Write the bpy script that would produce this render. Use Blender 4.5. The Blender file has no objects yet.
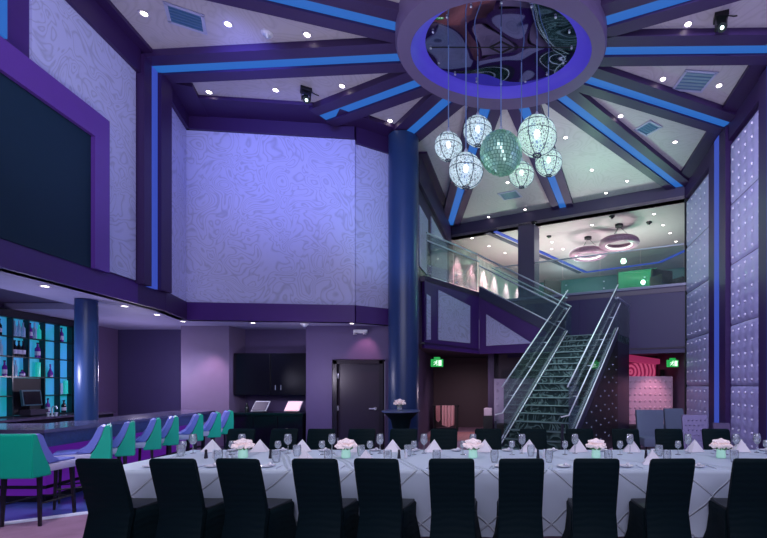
import bpy, bmesh, math, random
from mathutils import Vector, Matrix
random.seed(7)
PI = math.pi
sc = bpy.context.scene
COL = sc.collection
F, CX, HY, EYE = 440.0, 500.0, 386.0, 1.70      # focal length in px, principal column, horizon row, eye height

def PY(px, py, Y):                               # photo pixel at depth Y
    return Vector(((px-CX)/F*Y, Y, EYE-(py-HY)/F*Y))
def PZ(px, py, z):                               # photo pixel on height z
    Y = F*(z-EYE)/(HY-py)
    return Vector(((px-CX)/F*Y, Y, z))

# ------------------------------------------------------------------ materials
def lin(c):
    c = c/255.0
    return c/12.92 if c <= 0.04045 else ((c+0.055)/1.055)**2.4
def rgb(t): return (lin(t[0]), lin(t[1]), lin(t[2]), 1)
MATS = {}
def mat(name, col, rough=0.6, metal=0.0, emit=None, es=0.0, var=0.06, scale=6.0, bump=0.0, spec=0.5):
    if name in MATS: return MATS[name]
    m = bpy.data.materials.new(name); m.use_nodes = True
    nt = m.node_tree; N = nt.nodes; L = nt.links
    b = N['Principled BSDF']
    b.inputs['Roughness'].default_value = rough
    b.inputs['Metallic'].default_value = metal
    b.inputs['Specular IOR Level'].default_value = spec
    c = rgb(col)
    tc = N.new('ShaderNodeTexCoord'); no = N.new('ShaderNodeTexNoise')
    no.inputs['Scale'].default_value = scale; no.inputs['Detail'].default_value = 4
    L.new(tc.outputs['Object'], no.inputs['Vector'])
    mx = N.new('ShaderNodeMix'); mx.data_type = 'RGBA'
    mx.inputs[6].default_value = tuple(v*(1-var) for v in c[:3])+(1,)
    mx.inputs[7].default_value = tuple(min(1, v*(1+var)) for v in c[:3])+(1,)
    L.new(no.outputs['Fac'], mx.inputs[0]); L.new(mx.outputs[2], b.inputs['Base Color'])
    if emit:
        b.inputs['Emission Color'].default_value = rgb(emit)
        b.inputs['Emission Strength'].default_value = es
    if bump:
        bp = N.new('ShaderNodeBump'); bp.inputs['Strength'].default_value = bump; bp.inputs['Distance'].default_value = 0.02
        L.new(no.outputs['Fac'], bp.inputs['Height']); L.new(bp.outputs['Normal'], b.inputs['Normal'])
    MATS[name] = m
    return m

def wallpaper(name, col, dark=0.76, scale=1.5, dist=13.0, bump=0.45):
    """embossed swirling paper: thin curling grooves from a distorted wave"""
    m = bpy.data.materials.new(name); m.use_nodes = True
    nt = m.node_tree; N = nt.nodes; L = nt.links; b = N['Principled BSDF']
    b.inputs['Roughness'].default_value = 0.5
    tc = N.new('ShaderNodeTexCoord')
    no = N.new('ShaderNodeTexNoise'); no.inputs['Scale'].default_value = scale; no.inputs['Detail'].default_value = 1.5
    no.inputs['Distortion'].default_value = 1.3
    L.new(tc.outputs['Object'], no.inputs['Vector'])
    mu = N.new('ShaderNodeMath'); mu.operation = 'MULTIPLY'; mu.inputs[1].default_value = dist
    L.new(no.outputs['Fac'], mu.inputs[0])
    fr = N.new('ShaderNodeMath'); fr.operation = 'PINGPONG'; fr.inputs[1].default_value = 0.5
    L.new(mu.outputs[0], fr.inputs[0])
    rp = N.new('ShaderNodeValToRGB')
    rp.color_ramp.elements[0].position = 0.0; rp.color_ramp.elements[1].position = 0.26
    c = rgb(col)
    rp.color_ramp.elements[0].color = tuple(v*dark for v in c[:3])+(1,)
    rp.color_ramp.elements[1].color = c
    L.new(fr.outputs[0], rp.inputs[0]); L.new(rp.outputs['Color'], b.inputs['Base Color'])
    bp = N.new('ShaderNodeBump'); bp.inputs['Strength'].default_value = bump; bp.inputs['Distance'].default_value = 0.03
    L.new(rp.outputs['Color'], bp.inputs['Height']); L.new(bp.outputs['Normal'], b.inputs['Normal'])
    return m

def glassmat(name, tint=(0.93, 0.98, 0.97), refl=0.08, diffuse=0.0, dcol=(0.6, 0.75, 0.8)):
    m = bpy.data.materials.new(name); m.use_nodes = True
    nt = m.node_tree; N = nt.nodes; L = nt.links; N.remove(N['Principled BSDF'])
    out = [n for n in N if n.type == 'OUTPUT_MATERIAL'][0]
    tr = N.new('ShaderNodeBsdfTransparent'); tr.inputs['Color'].default_value = (*tint, 1)
    gl = N.new('ShaderNodeBsdfGlossy'); gl.inputs['Roughness'].default_value = 0.03
    lw = N.new('ShaderNodeLayerWeight'); lw.inputs['Blend'].default_value = 0.25
    ad = N.new('ShaderNodeMath'); ad.operation = 'MULTIPLY_ADD'; ad.inputs[1].default_value = 0.7; ad.inputs[2].default_value = refl
    L.new(lw.outputs['Fresnel'], ad.inputs[0])
    mx = N.new('ShaderNodeMixShader'); L.new(ad.outputs[0], mx.inputs[0]); L.new(tr.outputs[0], mx.inputs[1]); L.new(gl.outputs[0], mx.inputs[2])
    last = mx
    if diffuse:
        df = N.new('ShaderNodeBsdfDiffuse'); df.inputs['Color'].default_value = (*dcol, 1)
        m2 = N.new('ShaderNodeMixShader'); m2.inputs[0].default_value = diffuse
        L.new(mx.outputs[0], m2.inputs[1]); L.new(df.outputs[0], m2.inputs[2]); last = m2
    L.new(last.outputs[0], out.inputs['Surface'])
    return m

def crystal(name, col, lit):
    """cracked, glittering crystal: bright cell edges and clear gaps"""
    m = bpy.data.materials.new(name); m.use_nodes = True
    nt = m.node_tree; N = nt.nodes; L = nt.links; N.remove(N['Principled BSDF'])
    out = [n for n in N if n.type == 'OUTPUT_MATERIAL'][0]
    tc = N.new('ShaderNodeTexCoord'); vo = N.new('ShaderNodeTexVoronoi'); vo.inputs['Scale'].default_value = 17; vo.feature = 'DISTANCE_TO_EDGE'
    L.new(tc.outputs['Object'], vo.inputs['Vector'])
    rp = N.new('ShaderNodeValToRGB')
    rp.color_ramp.elements[0].position = 0.02; rp.color_ramp.elements[0].color = (0.95, 0.95, 0.95, 1)
    rp.color_ramp.elements[1].position = 0.16; rp.color_ramp.elements[1].color = (0.10, 0.10, 0.10, 1)
    L.new(vo.outputs['Distance'], rp.inputs[0])
    tr = N.new('ShaderNodeBsdfTransparent')
    pr = N.new('ShaderNodeBsdfPrincipled'); pr.inputs['Base Color'].default_value = rgb(col); pr.inputs['Roughness'].default_value = 0.15
    pr.inputs['Emission Color'].default_value = rgb(col); pr.inputs['Emission Strength'].default_value = lit
    mx = N.new('ShaderNodeMixShader'); L.new(rp.outputs['Color'], mx.inputs[0]); L.new(tr.outputs[0], mx.inputs[1]); L.new(pr.outputs[0], mx.inputs[2])
    L.new(mx.outputs[0], out.inputs['Surface'])
    return m

M_purple = mat('purple_paint', (66, 30, 110), 0.45)
M_purple_d = mat('dark_purple_paint', (46, 20, 76), 0.5)
M_beam = mat('beam_purple', (54, 34, 86), 0.5)
M_led = mat('blue_led', (8, 30, 70), 0.6, emit=(44, 112, 205), es=.75)
M_ledw = mat('blue_led_bright', (16, 26, 90), 0.6, emit=(66, 92, 210), es=.62)
M_paper = wallpaper('swirl_wallpaper', (184, 186, 226))
M_ceil = wallpaper('swirl_ceiling', (190, 184, 196), 0.88, 0.9, 17, 0.2)
M_tuft = mat('lilac_tufted_vinyl', (176, 170, 218), 0.42, bump=0.15, scale=2)
M_button = mat('pale_button', (235, 230, 250), 0.25)
M_screen = mat('dark_screen', (20, 44, 64), 0.6, spec=.2)
M_column = mat('blue_column', (40, 64, 112), 0.32)
M_mauve = mat('mauve_ring', (108, 94, 136), 0.5)
M_black = mat('black_gloss', (12, 13, 22), 0.2)
M_blackm = mat('black_matt', (16, 16, 26), 0.6)
M_steel = mat('brushed_steel', (215, 222, 235), 0.42, .7)
M_white = mat('white_plastic', (225, 225, 235), 0.4)
M_spandex = mat('black_spandex', (7, 26, 31), 0.6, spec=.08)
def _wrinkle(m):
    nt = m.node_tree; N = nt.nodes; L = nt.links; b = N['Principled BSDF']
    tc = N.new('ShaderNodeTexCoord'); w = N.new('ShaderNodeTexWave'); w.bands_direction = 'Z'
    w.inputs['Scale'].default_value = 5; w.inputs['Distortion'].default_value = 5; w.inputs['Detail'].default_value = 2; w.inputs['Detail Scale'].default_value = .7
    L.new(tc.outputs['Object'], w.inputs['Vector'])
    bp = N.new('ShaderNodeBump'); bp.inputs['Strength'].default_value = .16; bp.inputs['Distance'].default_value = .012
    L.new(w.outputs['Fac'], bp.inputs['Height']); L.new(bp.outputs['Normal'], b.inputs['Normal'])
_wrinkle(M_spandex)
M_seatblk = mat('black_seat_top', (16, 26, 32), 0.5, bump=0.2, scale=8)
M_teal = mat('teal_vinyl', (0, 178, 146), 0.45)
M_pad = mat('blue_lit_vinyl', (120, 130, 215), 0.4)  # blue light on pale leather is put into this colour
M_seatedge = mat('pale_vinyl', (196, 190, 220), 0.4)
M_leg = mat('dark_wood', (18, 14, 28), 0.35)
M_glass = glassmat('rail_glass', (0.90, 0.97, 0.96), 0.015, 0.02, (0.4, 0.7, 0.65))
M_stem = glassmat('wine_glass', (0.92, 0.95, 0.97), 0.17, 0.16, (0.9, 0.94, 1.0))
M_napkin = mat('white_linen', (240, 236, 244), 0.8)
M_china = mat('white_china', (226, 226, 236), 0.2)
M_petal = mat('pale_pink_petals', (252, 236, 238), 0.6, emit=(240, 215, 220), es=.15)  # petals brightened by slight emission, in place of light falling on them
M_leaf = mat('green_leaves', (70, 130, 80), 0.6)
M_vase = mat('glowing_green_vase', (190, 225, 212), 0.15, emit=(150, 225, 190), es=0.32)
M_pepper = mat('dark_pepper_mill', (26, 26, 40), 0.3)
M_exit = mat('exit_green', (20, 140, 60), 0.4, emit=(40, 190, 85), es=.6)
M_exitw = mat('exit_white', (220, 255, 225), 0.4, emit=(225, 255, 230), es=1.2)
M_bulb = mat('lamp_glow', (255, 245, 235), 0.4, emit=(255, 244, 235), es=9)
M_trimw = mat('downlight_trim', (190, 185, 205), 0.4)

# ------------------------------------------------------------------ mesh builder
class MB:
    def __init__(s): s.bm = bmesh.new()
    def poly(s, pts):
        return s.bm.faces.new([s.bm.verts.new(p) for p in pts])
    def prism(s, pts, ext):
        ext = Vector(ext); pts = [Vector(p) for p in pts]
        a = [s.bm.verts.new(p) for p in pts]; b = [s.bm.verts.new(p+ext) for p in pts]
        s.bm.faces.new(a); s.bm.faces.new(b[::-1]); n = len(pts)
        for i in range(n): s.bm.faces.new((a[i], b[i], b[(i+1) % n], a[(i+1) % n]))
        return s
    def box(s, c, size, rz=0.0, rx=0.0, bev=0.0):
        c = Vector(c)
        R = Matrix.Rotation(rz, 4, 'Z') @ Matrix.Rotation(rx, 4, 'X')
        r = bmesh.ops.create_cube(s.bm, size=1)
        vs = r['verts']
        for v in vs: v.co = Vector((v.co.x*size[0], v.co.y*size[1], v.co.z*size[2]))
        if bev:
            es = {e for v in vs for e in v.link_edges}
            rb = bmesh.ops.bevel(s.bm, geom=list(es)+list(vs), offset=bev, segments=2, profile=0.6, affect='EDGES')
            vs = {v for f in rb['faces'] for v in f.verts} | {v for v in vs if v.is_valid}
        for v in vs: v.co = c + R @ v.co
        return s
    def rings(s, rings, cap=True, closed=True):
        rr = [[s.bm.verts.new(p) for p in r] for r in rings]
        n = len(rr[0])
        for a, b in zip(rr, rr[1:]):
            for i in range(n if closed else n-1):
                s.bm.faces.new((a[i], a[(i+1) % n], b[(i+1) % n], b[i]))
        if cap: s.bm.faces.new(rr[0][::-1]); s.bm.faces.new(rr[-1])
        return s
    def lathe(s, prof, c=(0, 0, 0), seg=16, cap=False, sx=1.0, sy=1.0):
        c = Vector(c)
        return s.rings([[c+Vector((r*sx*math.cos(2*PI*k/seg), r*sy*math.sin(2*PI*k/seg), z)) for k in range(seg)] for r, z in prof], cap)
    def tube(s, pts, r, seg=8, r2=None):
        pts = [Vector(p) for p in pts]; rs = []
        for i, p in enumerate(pts):
            d = (pts[min(i+1, len(pts)-1)]-pts[max(i-1, 0)]).normalized()
            u = d.cross(Vector((0, 0, 1)));
            if u.length < 1e-3: u = Vector((1, 0, 0))
            u.normalize(); w = d.cross(u)
            q = r if r2 is None else r+(r2-r)*i/(len(pts)-1)
            rs.append([p+u*q*math.cos(2*PI*k/seg)+w*q*math.sin(2*PI*k/seg) for k in range(seg)])
        return s.rings(rs)
    def ball(s, c, r, sub=2, sc=(1, 1, 1)):
        q = bmesh.ops.create_icosphere(s.bm, subdivisions=sub, radius=r)
        for v in q['verts']: v.co = Vector(c)+Vector((v.co.x*sc[0], v.co.y*sc[1], v.co.z*sc[2]))
        return s
    def torus(s, c, R, r, seg=24, ms=8, normal_x=False):
        c = Vector(c); g = []
        for i in range(seg):
            a = 2*PI*i/seg; row = []
            for j in range(ms):
                b = 2*PI*j/ms
                row.append(s.bm.verts.new(c+Vector(((R+r*math.cos(b))*math.cos(a), (R+r*math.cos(b))*math.sin(a), r*math.sin(b)))))
            g.append(row)
        for i in range(seg):
            for j in range(ms):
                s.bm.faces.new((g[i][j], g[(i+1) % seg][j], g[(i+1) % seg][(j+1) % ms], g[i][(j+1) % ms]))
        return s
    def build(s, name, m, parent=None, smooth=False, kind=None):
        bmesh.ops.recalc_face_normals(s.bm, faces=s.bm.faces)
        me = bpy.data.meshes.new(name); s.bm.to_mesh(me); s.bm.free()
        me.materials.append(m)
        if smooth:
            for p in me.polygons: p.use_smooth = True
            try: me.set_sharp_from_angle(angle=math.radians(40))
            except Exception: pass
        o = bpy.data.objects.new(name, me); COL.objects.link(o)
        if parent: o.parent = parent
        elif kind: o['kind'] = kind
        return o

def tag(o, label, cat, group=None):
    o['label'] = label; o['category'] = cat
    if group: o['group'] = group
    elif 'group' in o: del o['group']
    return o
def thing(name, label, cat, loc=(0, 0, 0), rz=0.0, group=None):
    o = bpy.data.objects.new(name, None); COL.objects.link(o); o.empty_display_size = 0.1
    o.location = loc; o.rotation_euler = (0, 0, rz)
    return tag(o, label, cat, group)
def dup(o, loc=None, rz=None, label=None, group=None, parent=None):
    c = o.copy(); COL.objects.link(c)
    if parent: c.parent = parent
    for ch in list(o.children): dup(ch, parent=c)
    if loc is not None: c.location = loc
    if rz is not None: c.rotation_euler = (0, 0, rz)
    if label: c['label'] = label
    if group: c['group'] = group
    return c
ORD = ['first', 'second', 'third', 'fourth', 'fifth', 'sixth', 'seventh', 'eighth', 'ninth', 'tenth', 'eleventh', 'twelfth', 'thirteenth', 'fourteenth']
def S(name, mb, m, parent=None, smooth=False): return mb.build(name, m, parent, smooth, 'structure')

class Seg:
    """an upright wall run between two plan points; s along it, off = towards the room"""
    def __init__(s, p, q, inside=(0, 6)):
        s.p = Vector((p[0], p[1])); s.q = Vector((q[0], q[1])); s.d = (s.q-s.p); s.L = s.d.length; s.d.normalize()
        n = Vector((-s.d.y, s.d.x))
        if n.dot(Vector(inside)-s.p) < 0: n = -n
        s.n = n
    def P(s, t, z, off=0.0):
        v = s.p+s.d*t+s.n*off; return Vector((v.x, v.y, z))
    def slab(s, mb, pts, o0, o1):
        mb.prism([s.P(t, z, o0) for t, z in pts], Vector((s.n.x, s.n.y, 0))*(o1-o0)); return mb
    def rect(s, mb, t0, t1, z0, z1, o0=0.0, o1=0.05):
        return s.slab(mb, [(t0, z0), (t1, z0), (t1, z1), (t0, z1)], o0, o1)
    def at_y(s, Y): return (Y-s.p.y)/s.d.y
    def rz(s): return math.atan2(s.d.y, s.d.x)

LW = lambda Y: -5.68-0.12*Y
RW = lambda Y: 4.38+0.10*Y
ZC = 7.875
A_ = (LW(8.8), 8.8)
C_ = (-2.25, 11.0); D_ = (-1.96, 16.95); F_ = (5.72, 13.34)
SL = Seg((LW(-2), -2), (LW(8.0), 8.0)); SA = Seg((LW(8.0), 8.0), A_); SB = Seg(A_, (-7.15, 10.0))
SCm = Seg((-7.15, 10.0), (-3.42, 10.4)); SD = Seg((-3.42, 10.4), (-2.55, 11.0)); SE = Seg(C_, D_)
SR = Seg((RW(-2), -2), (RW(13.4), 13.4)); BAL = Seg(D_, F_)
HD = Vector((0.43, 0.905)).normalized()           # heading of the stair and the balcony's depth
rise_dir = Vector((0.48, 0.876)).normalized(); side_dir = Vector((0.876, -0.48)).normalized()

# ------------------------------------------------------------------ floor, ceiling
def carpet():
    m = mat('patterned_carpet', (150, 116, 146), 0.9, var=0.35, scale=3.5, bump=0.3); return m
mb = MB(); mb.prism([(-13, -3, 0), (9, -3, 0), (9, 25, 0), (-13, 25, 0)], (0, 0, -0.1)); S('floor', mb, carpet())
mb = MB(); mb.prism([(-12.5, 1.0, 0), (-6.1, 5.38, 0), (-5.5, 5.84, 0), (-3.75, 7.25, 0), (-3.6, 10.75, 0), (-12.5, 10.75, 0)], (0, 0, 0.004))
S('floor_bar', mb, mat('polished_blue_tile', (84, 104, 190), 0.18, var=0.35, scale=1.2))
mb = MB(); mb.tube([(-8.0, 4.08, 0.006), (-6.1, 5.38, 0.006), (-5.5, 5.84, 0.006), (-3.75, 7.25, 0.006)], 0.03)
S('trim_1', mb, mat('pale_floor_edge', (200, 205, 230), 0.3))

RC = Vector((0.02, 7.75)); RA, RB_ = 1.83, 1.52
def ell(a, b, z, n=64): return [Vector((RC.x+a*math.cos(2*PI*k/n), RC.y+b*math.sin(2*PI*k/n), z)) for k in range(n)]
mb = MB(); out = []
N = 64
outer = []
for k in range(N):                                # outline of the ceiling, met by a ray from the ring's centre
    a = 2*PI*k/N; dx, dy = math.cos(a), math.sin(a)
    t = 99
    for (ax, ay), (bx, by) in [((-6, -2), (-8.6, 10.2)), ((-9, 10.25), (-3, 10.45)), ((-3.4, 10.4), (-2.2, 11.1)), ((-2.2, 11.0), D_), (D_, F_), ((RW(15)+.05, 15), (RW(-2)+.05, -2)), ((-8, -2), (8, -2))]:
        ex, ey = bx-ax, by-ay; den = dx*ey-dy*ex
        if abs(den) < 1e-6: continue
        u = ((ax-RC.x)*ey-(ay-RC.y)*ex)/den; w = ((ax-RC.x)*dy-(ay-RC.y)*dx)/den
        if u > 0 and -0.02 <= w <= 1.02: t = min(t, u)
    outer.append(Vector((RC.x+dx*(t+.12), RC.y+dy*(t+.12), ZC)))
inner = ell(1.7, 1.4, ZC)
mb.rings([inner, outer], cap=False)
mb.rings([[v+Vector((0, 0, .12)) for v in inner], [v+Vector((0, 0, .12)) for v in outer]], cap=False)
S('ceiling', mb, M_ceil)

# ring medallion: flat mauve face, blue lit cove, dark mirror inside
mb = MB()
mb.rings([ell(RA, RB_, ZC), ell(RA, RB_, 7.55), ell(RA-.03, RB_-.03, 7.5), ell(1.58, 1.14, 7.5)], cap=False)
ring = S('trim_2', mb, M_mauve, smooth=True)
mb = MB(); mb.rings([ell(1.58, 1.14, 7.5), ell(1.53, 1.12, 7.56), ell(1.48, 1.08, 7.62), ell(1.40, 1.05, 7.65), ell(1.30, 1.0, 7.67)], cap=False)
S('lit_cove', mb, mat('cove_violet', (80, 70, 190), 0.5, emit=(62, 48, 190), es=.3), ring, True)
def mirror_mat():
    m = mat('smoked_mirror', (165, 168, 190), 0.03, 1.0)
    nt = m.node_tree; N_ = nt.nodes; L = nt.links; b = N_['Principled BSDF']
    no = N_.new('ShaderNodeTexNoise'); no.inputs['Scale'].default_value = 1.0; no.inputs['Detail'].default_value = 0
    tc = N_.new('ShaderNodeTexCoord'); L.new(tc.outputs['Object'], no.inputs['Vector'])
    bp = N_.new('ShaderNodeBump'); bp.inputs['Strength'].default_value = 0.42; bp.inputs['Distance'].default_value = 0.35
    L.new(no.outputs['Fac'], bp.inputs['Height']); L.new(bp.outputs['Normal'], b.inputs['Normal'])
    return m
mb = MB(); mb.poly(ell(1.34, 1.02, 7.665)); S('mirror', mb, mirror_mat(), ring)
mb = MB()
mb.box((RC.x, RC.y, 7.66), (2.5, .008, .008)); mb.box((RC.x, RC.y, 7.66), (.008, 1.9, .008))
for k in range(4):
    a = PI/4+k*PI/2
    p = Vector((RC.x, RC.y, 7.66)); q = [(.2, 0), (0, .13), (-.2, 0), (0, -.13)]
    p0 = p+Vector((q[k][0], q[k][1], 0)); p1 = p+Vector((q[(k+1) % 4][0], q[(k+1) % 4][1], 0)); mb.tube([p0, p1], .012, 6)  # central diamond copies a shape reflected in the mirror
S('seam_and_reflection', mb, M_blackm, ring)
# studs round the mirror edge, put in for the chrome ripples it reflects
mb = MB(); 
for k in range(16):
    a = 2*PI*k/16; p = Vector((RC.x+1.24*math.cos(a), RC.y+.92*math.sin(a), 7.655)); mb.lathe([(0.001, -.02), (.02, -.015), (.02, .0)], p, 8)
S('ripple_stud', mb, M_steel, ring)

# ------------------------------------------------------------------ radial beams with LED troughs
ZB = 7.75
spoke_ends = [PZ(150, 71, ZB), PZ(322, 119, ZB), PZ(406, 137, ZB), PZ(450, 226, ZB), PZ(566, 216, ZB), PZ(684, 191, ZB), PZ(728, 126, ZB), Vector((RW(7.9), 7.93, ZB))]
c0 = Vector((0.04, 8.0, ZB))
i_ = (PZ(640, 12, ZB)-c0).normalized(); j_ = (PZ(330, 12, ZB)-c0).normalized()
spoke_ends += [c0+i_*7.2, c0+j_*7.9, Vector((2.2, 0.5, ZB)), Vector((-2.0, 0.5, ZB))]
for k, e in enumerate(spoke_ends):
    d = (e-c0); d.z = 0; d.normalize(); w = Vector((-d.y, d.x, 0))
    # start on the ring's outer edge
    t = 1/math.sqrt((d.x/(RA-.04))**2+(d.y/(RB_-.04))**2)
    s0 = Vector((RC.x, RC.y, 0))+(d*t); s0 = Vector((c0.x, c0.y, 0))+d*((s0-Vector((c0.x, c0.y, 0))).dot(d))
    e0 = Vector((e.x, e.y, 0))
    mb = MB()
    for sg in (-1, 1):
        q = [s0+w*sg*.12, e0+w*sg*.12, e0+w*sg*.36, s0+w*sg*.36]
        mb.prism([v+Vector((0, 0, ZB)) for v in q], (0, 0, ZC-ZB))
    q = [s0-w*.12, e0-w*.12, e0+w*.12, s0+w*.12]
    mb.prism([v+Vector((0, 0, ZB+.09)) for v in q], (0, 0, ZC-ZB-.09))
    b = S('trim_%d' % (k+3), mb, M_beam)
    mb = MB(); q = [s0-w*.115, e0-w*.115, e0+w*.115, s0+w*.115]
    mb.prism([v+Vector((0, 0, ZB+.04)) for v in q], (0, 0, .05))
    S('light_strip', mb, M_led, b)

# ------------------------------------------------------------------ left walls
def wall(name, seg, z0, z1, m, th=0.15, t0=0, t1=None):
    mb = MB(); seg.rect(mb, t0, seg.L if t1 is None else t1, z0, z1, 0, -th); return S(name, mb, m)
wl = wall('wall_left', SL, 3.2, ZC, M_purple)
ty = SL.at_y
mb = MB(); SL.rect(mb, 0, SL.L+.8, 7.808, ZC, 0.0, .28); SL.rect(mb, 0, SL.L, 7.4, 7.808, 0.0, .1); S('top_band', mb, M_purple_d, wl)
mb = MB(); SL.slab(mb, [(ty(5.98), 6.0), (ty(7.2), 6.0), (ty(7.2), 3.62), (ty(7.98), 3.62), (ty(7.98), 7.4), (ty(5.98), 7.4)], 0, .03); S('wallpaper_panel', mb, M_paper, wl)
mb = MB(); SL.rect(mb, ty(2.6), ty(5.2), 6.12, 7.4, 0, .03); S('wallpaper_panel', mb, M_paper, wl)
mb = MB(); SL.rect(mb, ty(5.3), ty(5.57), 6.1, ZC-.3, 0, .1); S('light_strip', mb, M_led, wl)
mb = MB(); SL.rect(mb, 0, SL.L, 3.2, 3.56, 0, .05); S('fascia', mb, M_purple, wl)
scr = thing('projection_screen', 'huge dark blank screen in a purple frame on the left upper wall', 'screen')
z0, z1 = 3.56, 5.64
mb = MB(); SL.rect(mb, ty(.5), ty(6.92), z0, z1, .055, .07); mb.build('screen_surface', M_screen, scr)
mb = MB()
SL.rect(mb, ty(.1), ty(7.22), z1, 6.05, .052, .13)
SL.rect(mb, ty(6.92), ty(7.22), 3.56, z1, .052, .13)
SL.rect(mb, ty(.1), ty(.5), 3.56, z1, .052, .13)
mb.build('frame', mat('frame_purple', (96, 56, 150), 0.4), scr)

wa = wall('wall_left.001', SA, 3.2, ZC, M_purple)
mb = MB(); SA.rect(mb, 0, .2, 3.56, 7.75, 0, .16); SA.rect(mb, .48, SA.L, 3.56, 7.75, 0, .16); SA.rect(mb, 0, SA.L, 3.2, 3.56, 0, .05); S('pilaster', mb, M_purple_d, wa)
mb = MB(); SA.rect(mb, .21, .47, 3.56, 7.75, 0.02, .1); S('light_strip', mb, M_ledw, wa)
wb = wall('wall_left.002', SB, 3.2, ZC, M_purple)
mb = MB(); SB.rect(mb, .02, SB.L, 3.6, 7.55, 0, .03); S('wallpaper_panel', mb, M_paper, wb)
mb = MB(); SB.rect(mb, 0.0, SB.L, 7.792, ZC, 0, .5); SB.rect(mb, 0, SB.L, 7.5, 7.792, 0, .1); SB.rect(mb, 0, SB.L, 3.2, 3.6, 0, .05); S('band', mb, M_purple_d, wb)
wc = wall('wall_back', SCm, 3.2, ZC, M_purple)
mb = MB(); SCm.rect(mb, 0, SCm.L, 3.6, 7.5, 0, .03); S('wallpaper_panel', mb, M_paper, wc)
mb = MB(); SCm.rect(mb, 0, SCm.L+.4, 7.8, ZC, 0, .75); SCm.rect(mb, 0, SCm.L, 7.5, 7.8, 0, .1); S('top_band', mb, M_purple_d, wc)
mb = MB(); SCm.rect(mb, 0, SCm.L, 3.2, 3.6, 0, .06); S('fascia', mb, M_purple, wc)
wd = wall('wall_back.001', SD, 3.2, ZC, M_purple)
mb = MB(); SD.rect(mb, 0.0, SD.L, 3.6, 7.4, 0, .03); S('wallpaper_panel', mb, M_paper, wd)
mb = MB(); SD.rect(mb, -.5, SD.L, 7.784, ZC, 0, .55); SD.rect(mb, 0, SD.L, 7.4, 7.784, 0, .1); S('top_band', mb, M_purple_d, wd)
mb = MB(); SD.rect(mb, 0, SD.L, 3.2, 3.6, 0, .06); S('fascia', mb, M_purple, wd)

# soffit over the bar and the passage behind it
M_soff = mat('soffit_grey_lilac', (150, 146, 182), 0.6)
mb = MB()
mb.prism([(LW(-2)-.0, -2, 3.2), (LW(8.8), 8.8, 3.2), (-7.15, 10.0, 3.2), (-3.42, 10.4, 3.2), (-2.5, 11.05, 3.2), (-2.5, 12.1, 3.2), (-13, 12.1, 3.2), (-13, 8.6, 3.2), (-7.95, 8.6, 3.2), (-7.1, 3, 3.2), (-6.4, -2, 3.2)], (0, 0, .12))
S('ceiling_bar', mb, M_soff)
mb = MB(); mb.prism([(-7.95, 8.6, 3.32), (-7.1, 3, 3.32), (-6.4, -2, 3.32), (-13, -2, 3.32), (-13, 8.6, 3.32)], (0, 0, .1)); S('ceiling_bar.001', mb, mat('dark_mauve', (70, 58, 92), 0.7))
# lower back walls
M_lowwall = mat('dusk_purple_wall', (92, 78, 122), 0.6)
YB = 10.95
xw = lambda px, Y: (px-CX)/F*Y
mb = MB(); mb.prism([(-13, 11.7, 0), (xw(181, 11.7), 11.7, 0), (xw(181, 11.7), 11.85, 0), (-13, 11.85, 0)], (0, 0, 3.2)); S('wall_back.002', mb, mat('dark_blue_wall', (66, 58, 100), 0.6))
mb = MB(); mb.prism([(xw(181, YB), YB, 0), (xw(229, YB), YB, 0), (xw(229, YB), YB+.9, 0), (xw(181, YB), YB+.9, 0)], (0, 0, 3.2)); S('wall_back.003', mb, mat('mauve_wall', (116, 102, 134), 0.6))
mb = MB()
mb.prism([(xw(229, YB), YB+.7, 0), (xw(306, YB), YB+.7, 0), (xw(306, YB), YB+.9, 0), (xw(229, YB), YB+.9, 0)], (0, 0, 3.2))
mb.prism([(xw(306, YB), YB, 0), (xw(332, YB), YB, 0), (xw(332, YB), YB+.9, 0), (xw(306, YB), YB+.9, 0)], (0, 0, 3.2))
mb.prism([(xw(385, YB), YB, 0), (xw(410, YB), YB, 0), (xw(410, YB), YB+.9, 0), (xw(385, YB), YB+.9, 0)], (0, 0, 3.2))
mb.prism([(xw(332, YB), YB, 2.36), (xw(385, YB), YB, 2.36), (xw(385, YB), YB+.9, 2.36), (xw(332, YB), YB+.9, 2.36)], (0, 0, .84))
S('wall_back.004', mb, M_lowwall)
# far left wall of the bar, behind the bottle display
SBB = Seg((-8.53-.136*(-1), -1), (-8.53-.136*11.65, 11.65))
wall('wall_bar', SBB, 0, 3.32, mat('bar_mauve', (98, 80, 118), 0.6))

# door
dr = thing('door_1', 'plain dark door', 'door'); del dr['label'], dr['category']; dr['kind'] = 'structure'
dx0, dx1 = xw(334, YB), xw(383.5, YB)
mb = MB(); mb.box(((dx0+dx1)/2, YB+.05, 1.14), (dx1-dx0-.18, .05, 2.24)); mb.build('door_leaf', mat('dark_door', (40, 30, 52), 0.4), dr)
mb = MB(); mb.box((dx0+.04, YB-.0, 1.17), (.1, .14, 2.34)); mb.box((dx1-.04, YB-.0, 1.17), (.1, .14, 2.34)); mb.box(((dx0+dx1)/2, YB, 2.3), (dx1-dx0, .14, .1)); mb.build('door_frame', mat('dark_frame', (26, 20, 36), 0.35), dr)
hp = Vector((xw(375.5, YB), YB-.01, 1.7-22.6/F*YB))
mb = MB(); mb.tube([hp+Vector((0, .03, 0)), hp+Vector((0, -.05, 0))], .035, 10); mb.tube([hp+Vector((0, -.05, 0)), hp+Vector((-.14, -.05, 0))], .018, 8); mb.build('handle', M_steel, dr)
for zz in (.35, 1.15, 1.95):
    mb = MB(); mb.box((dx0+.1, YB-.0, zz), (.03, .06, .12)); mb.build('hinge', M_steel, dr)

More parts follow.
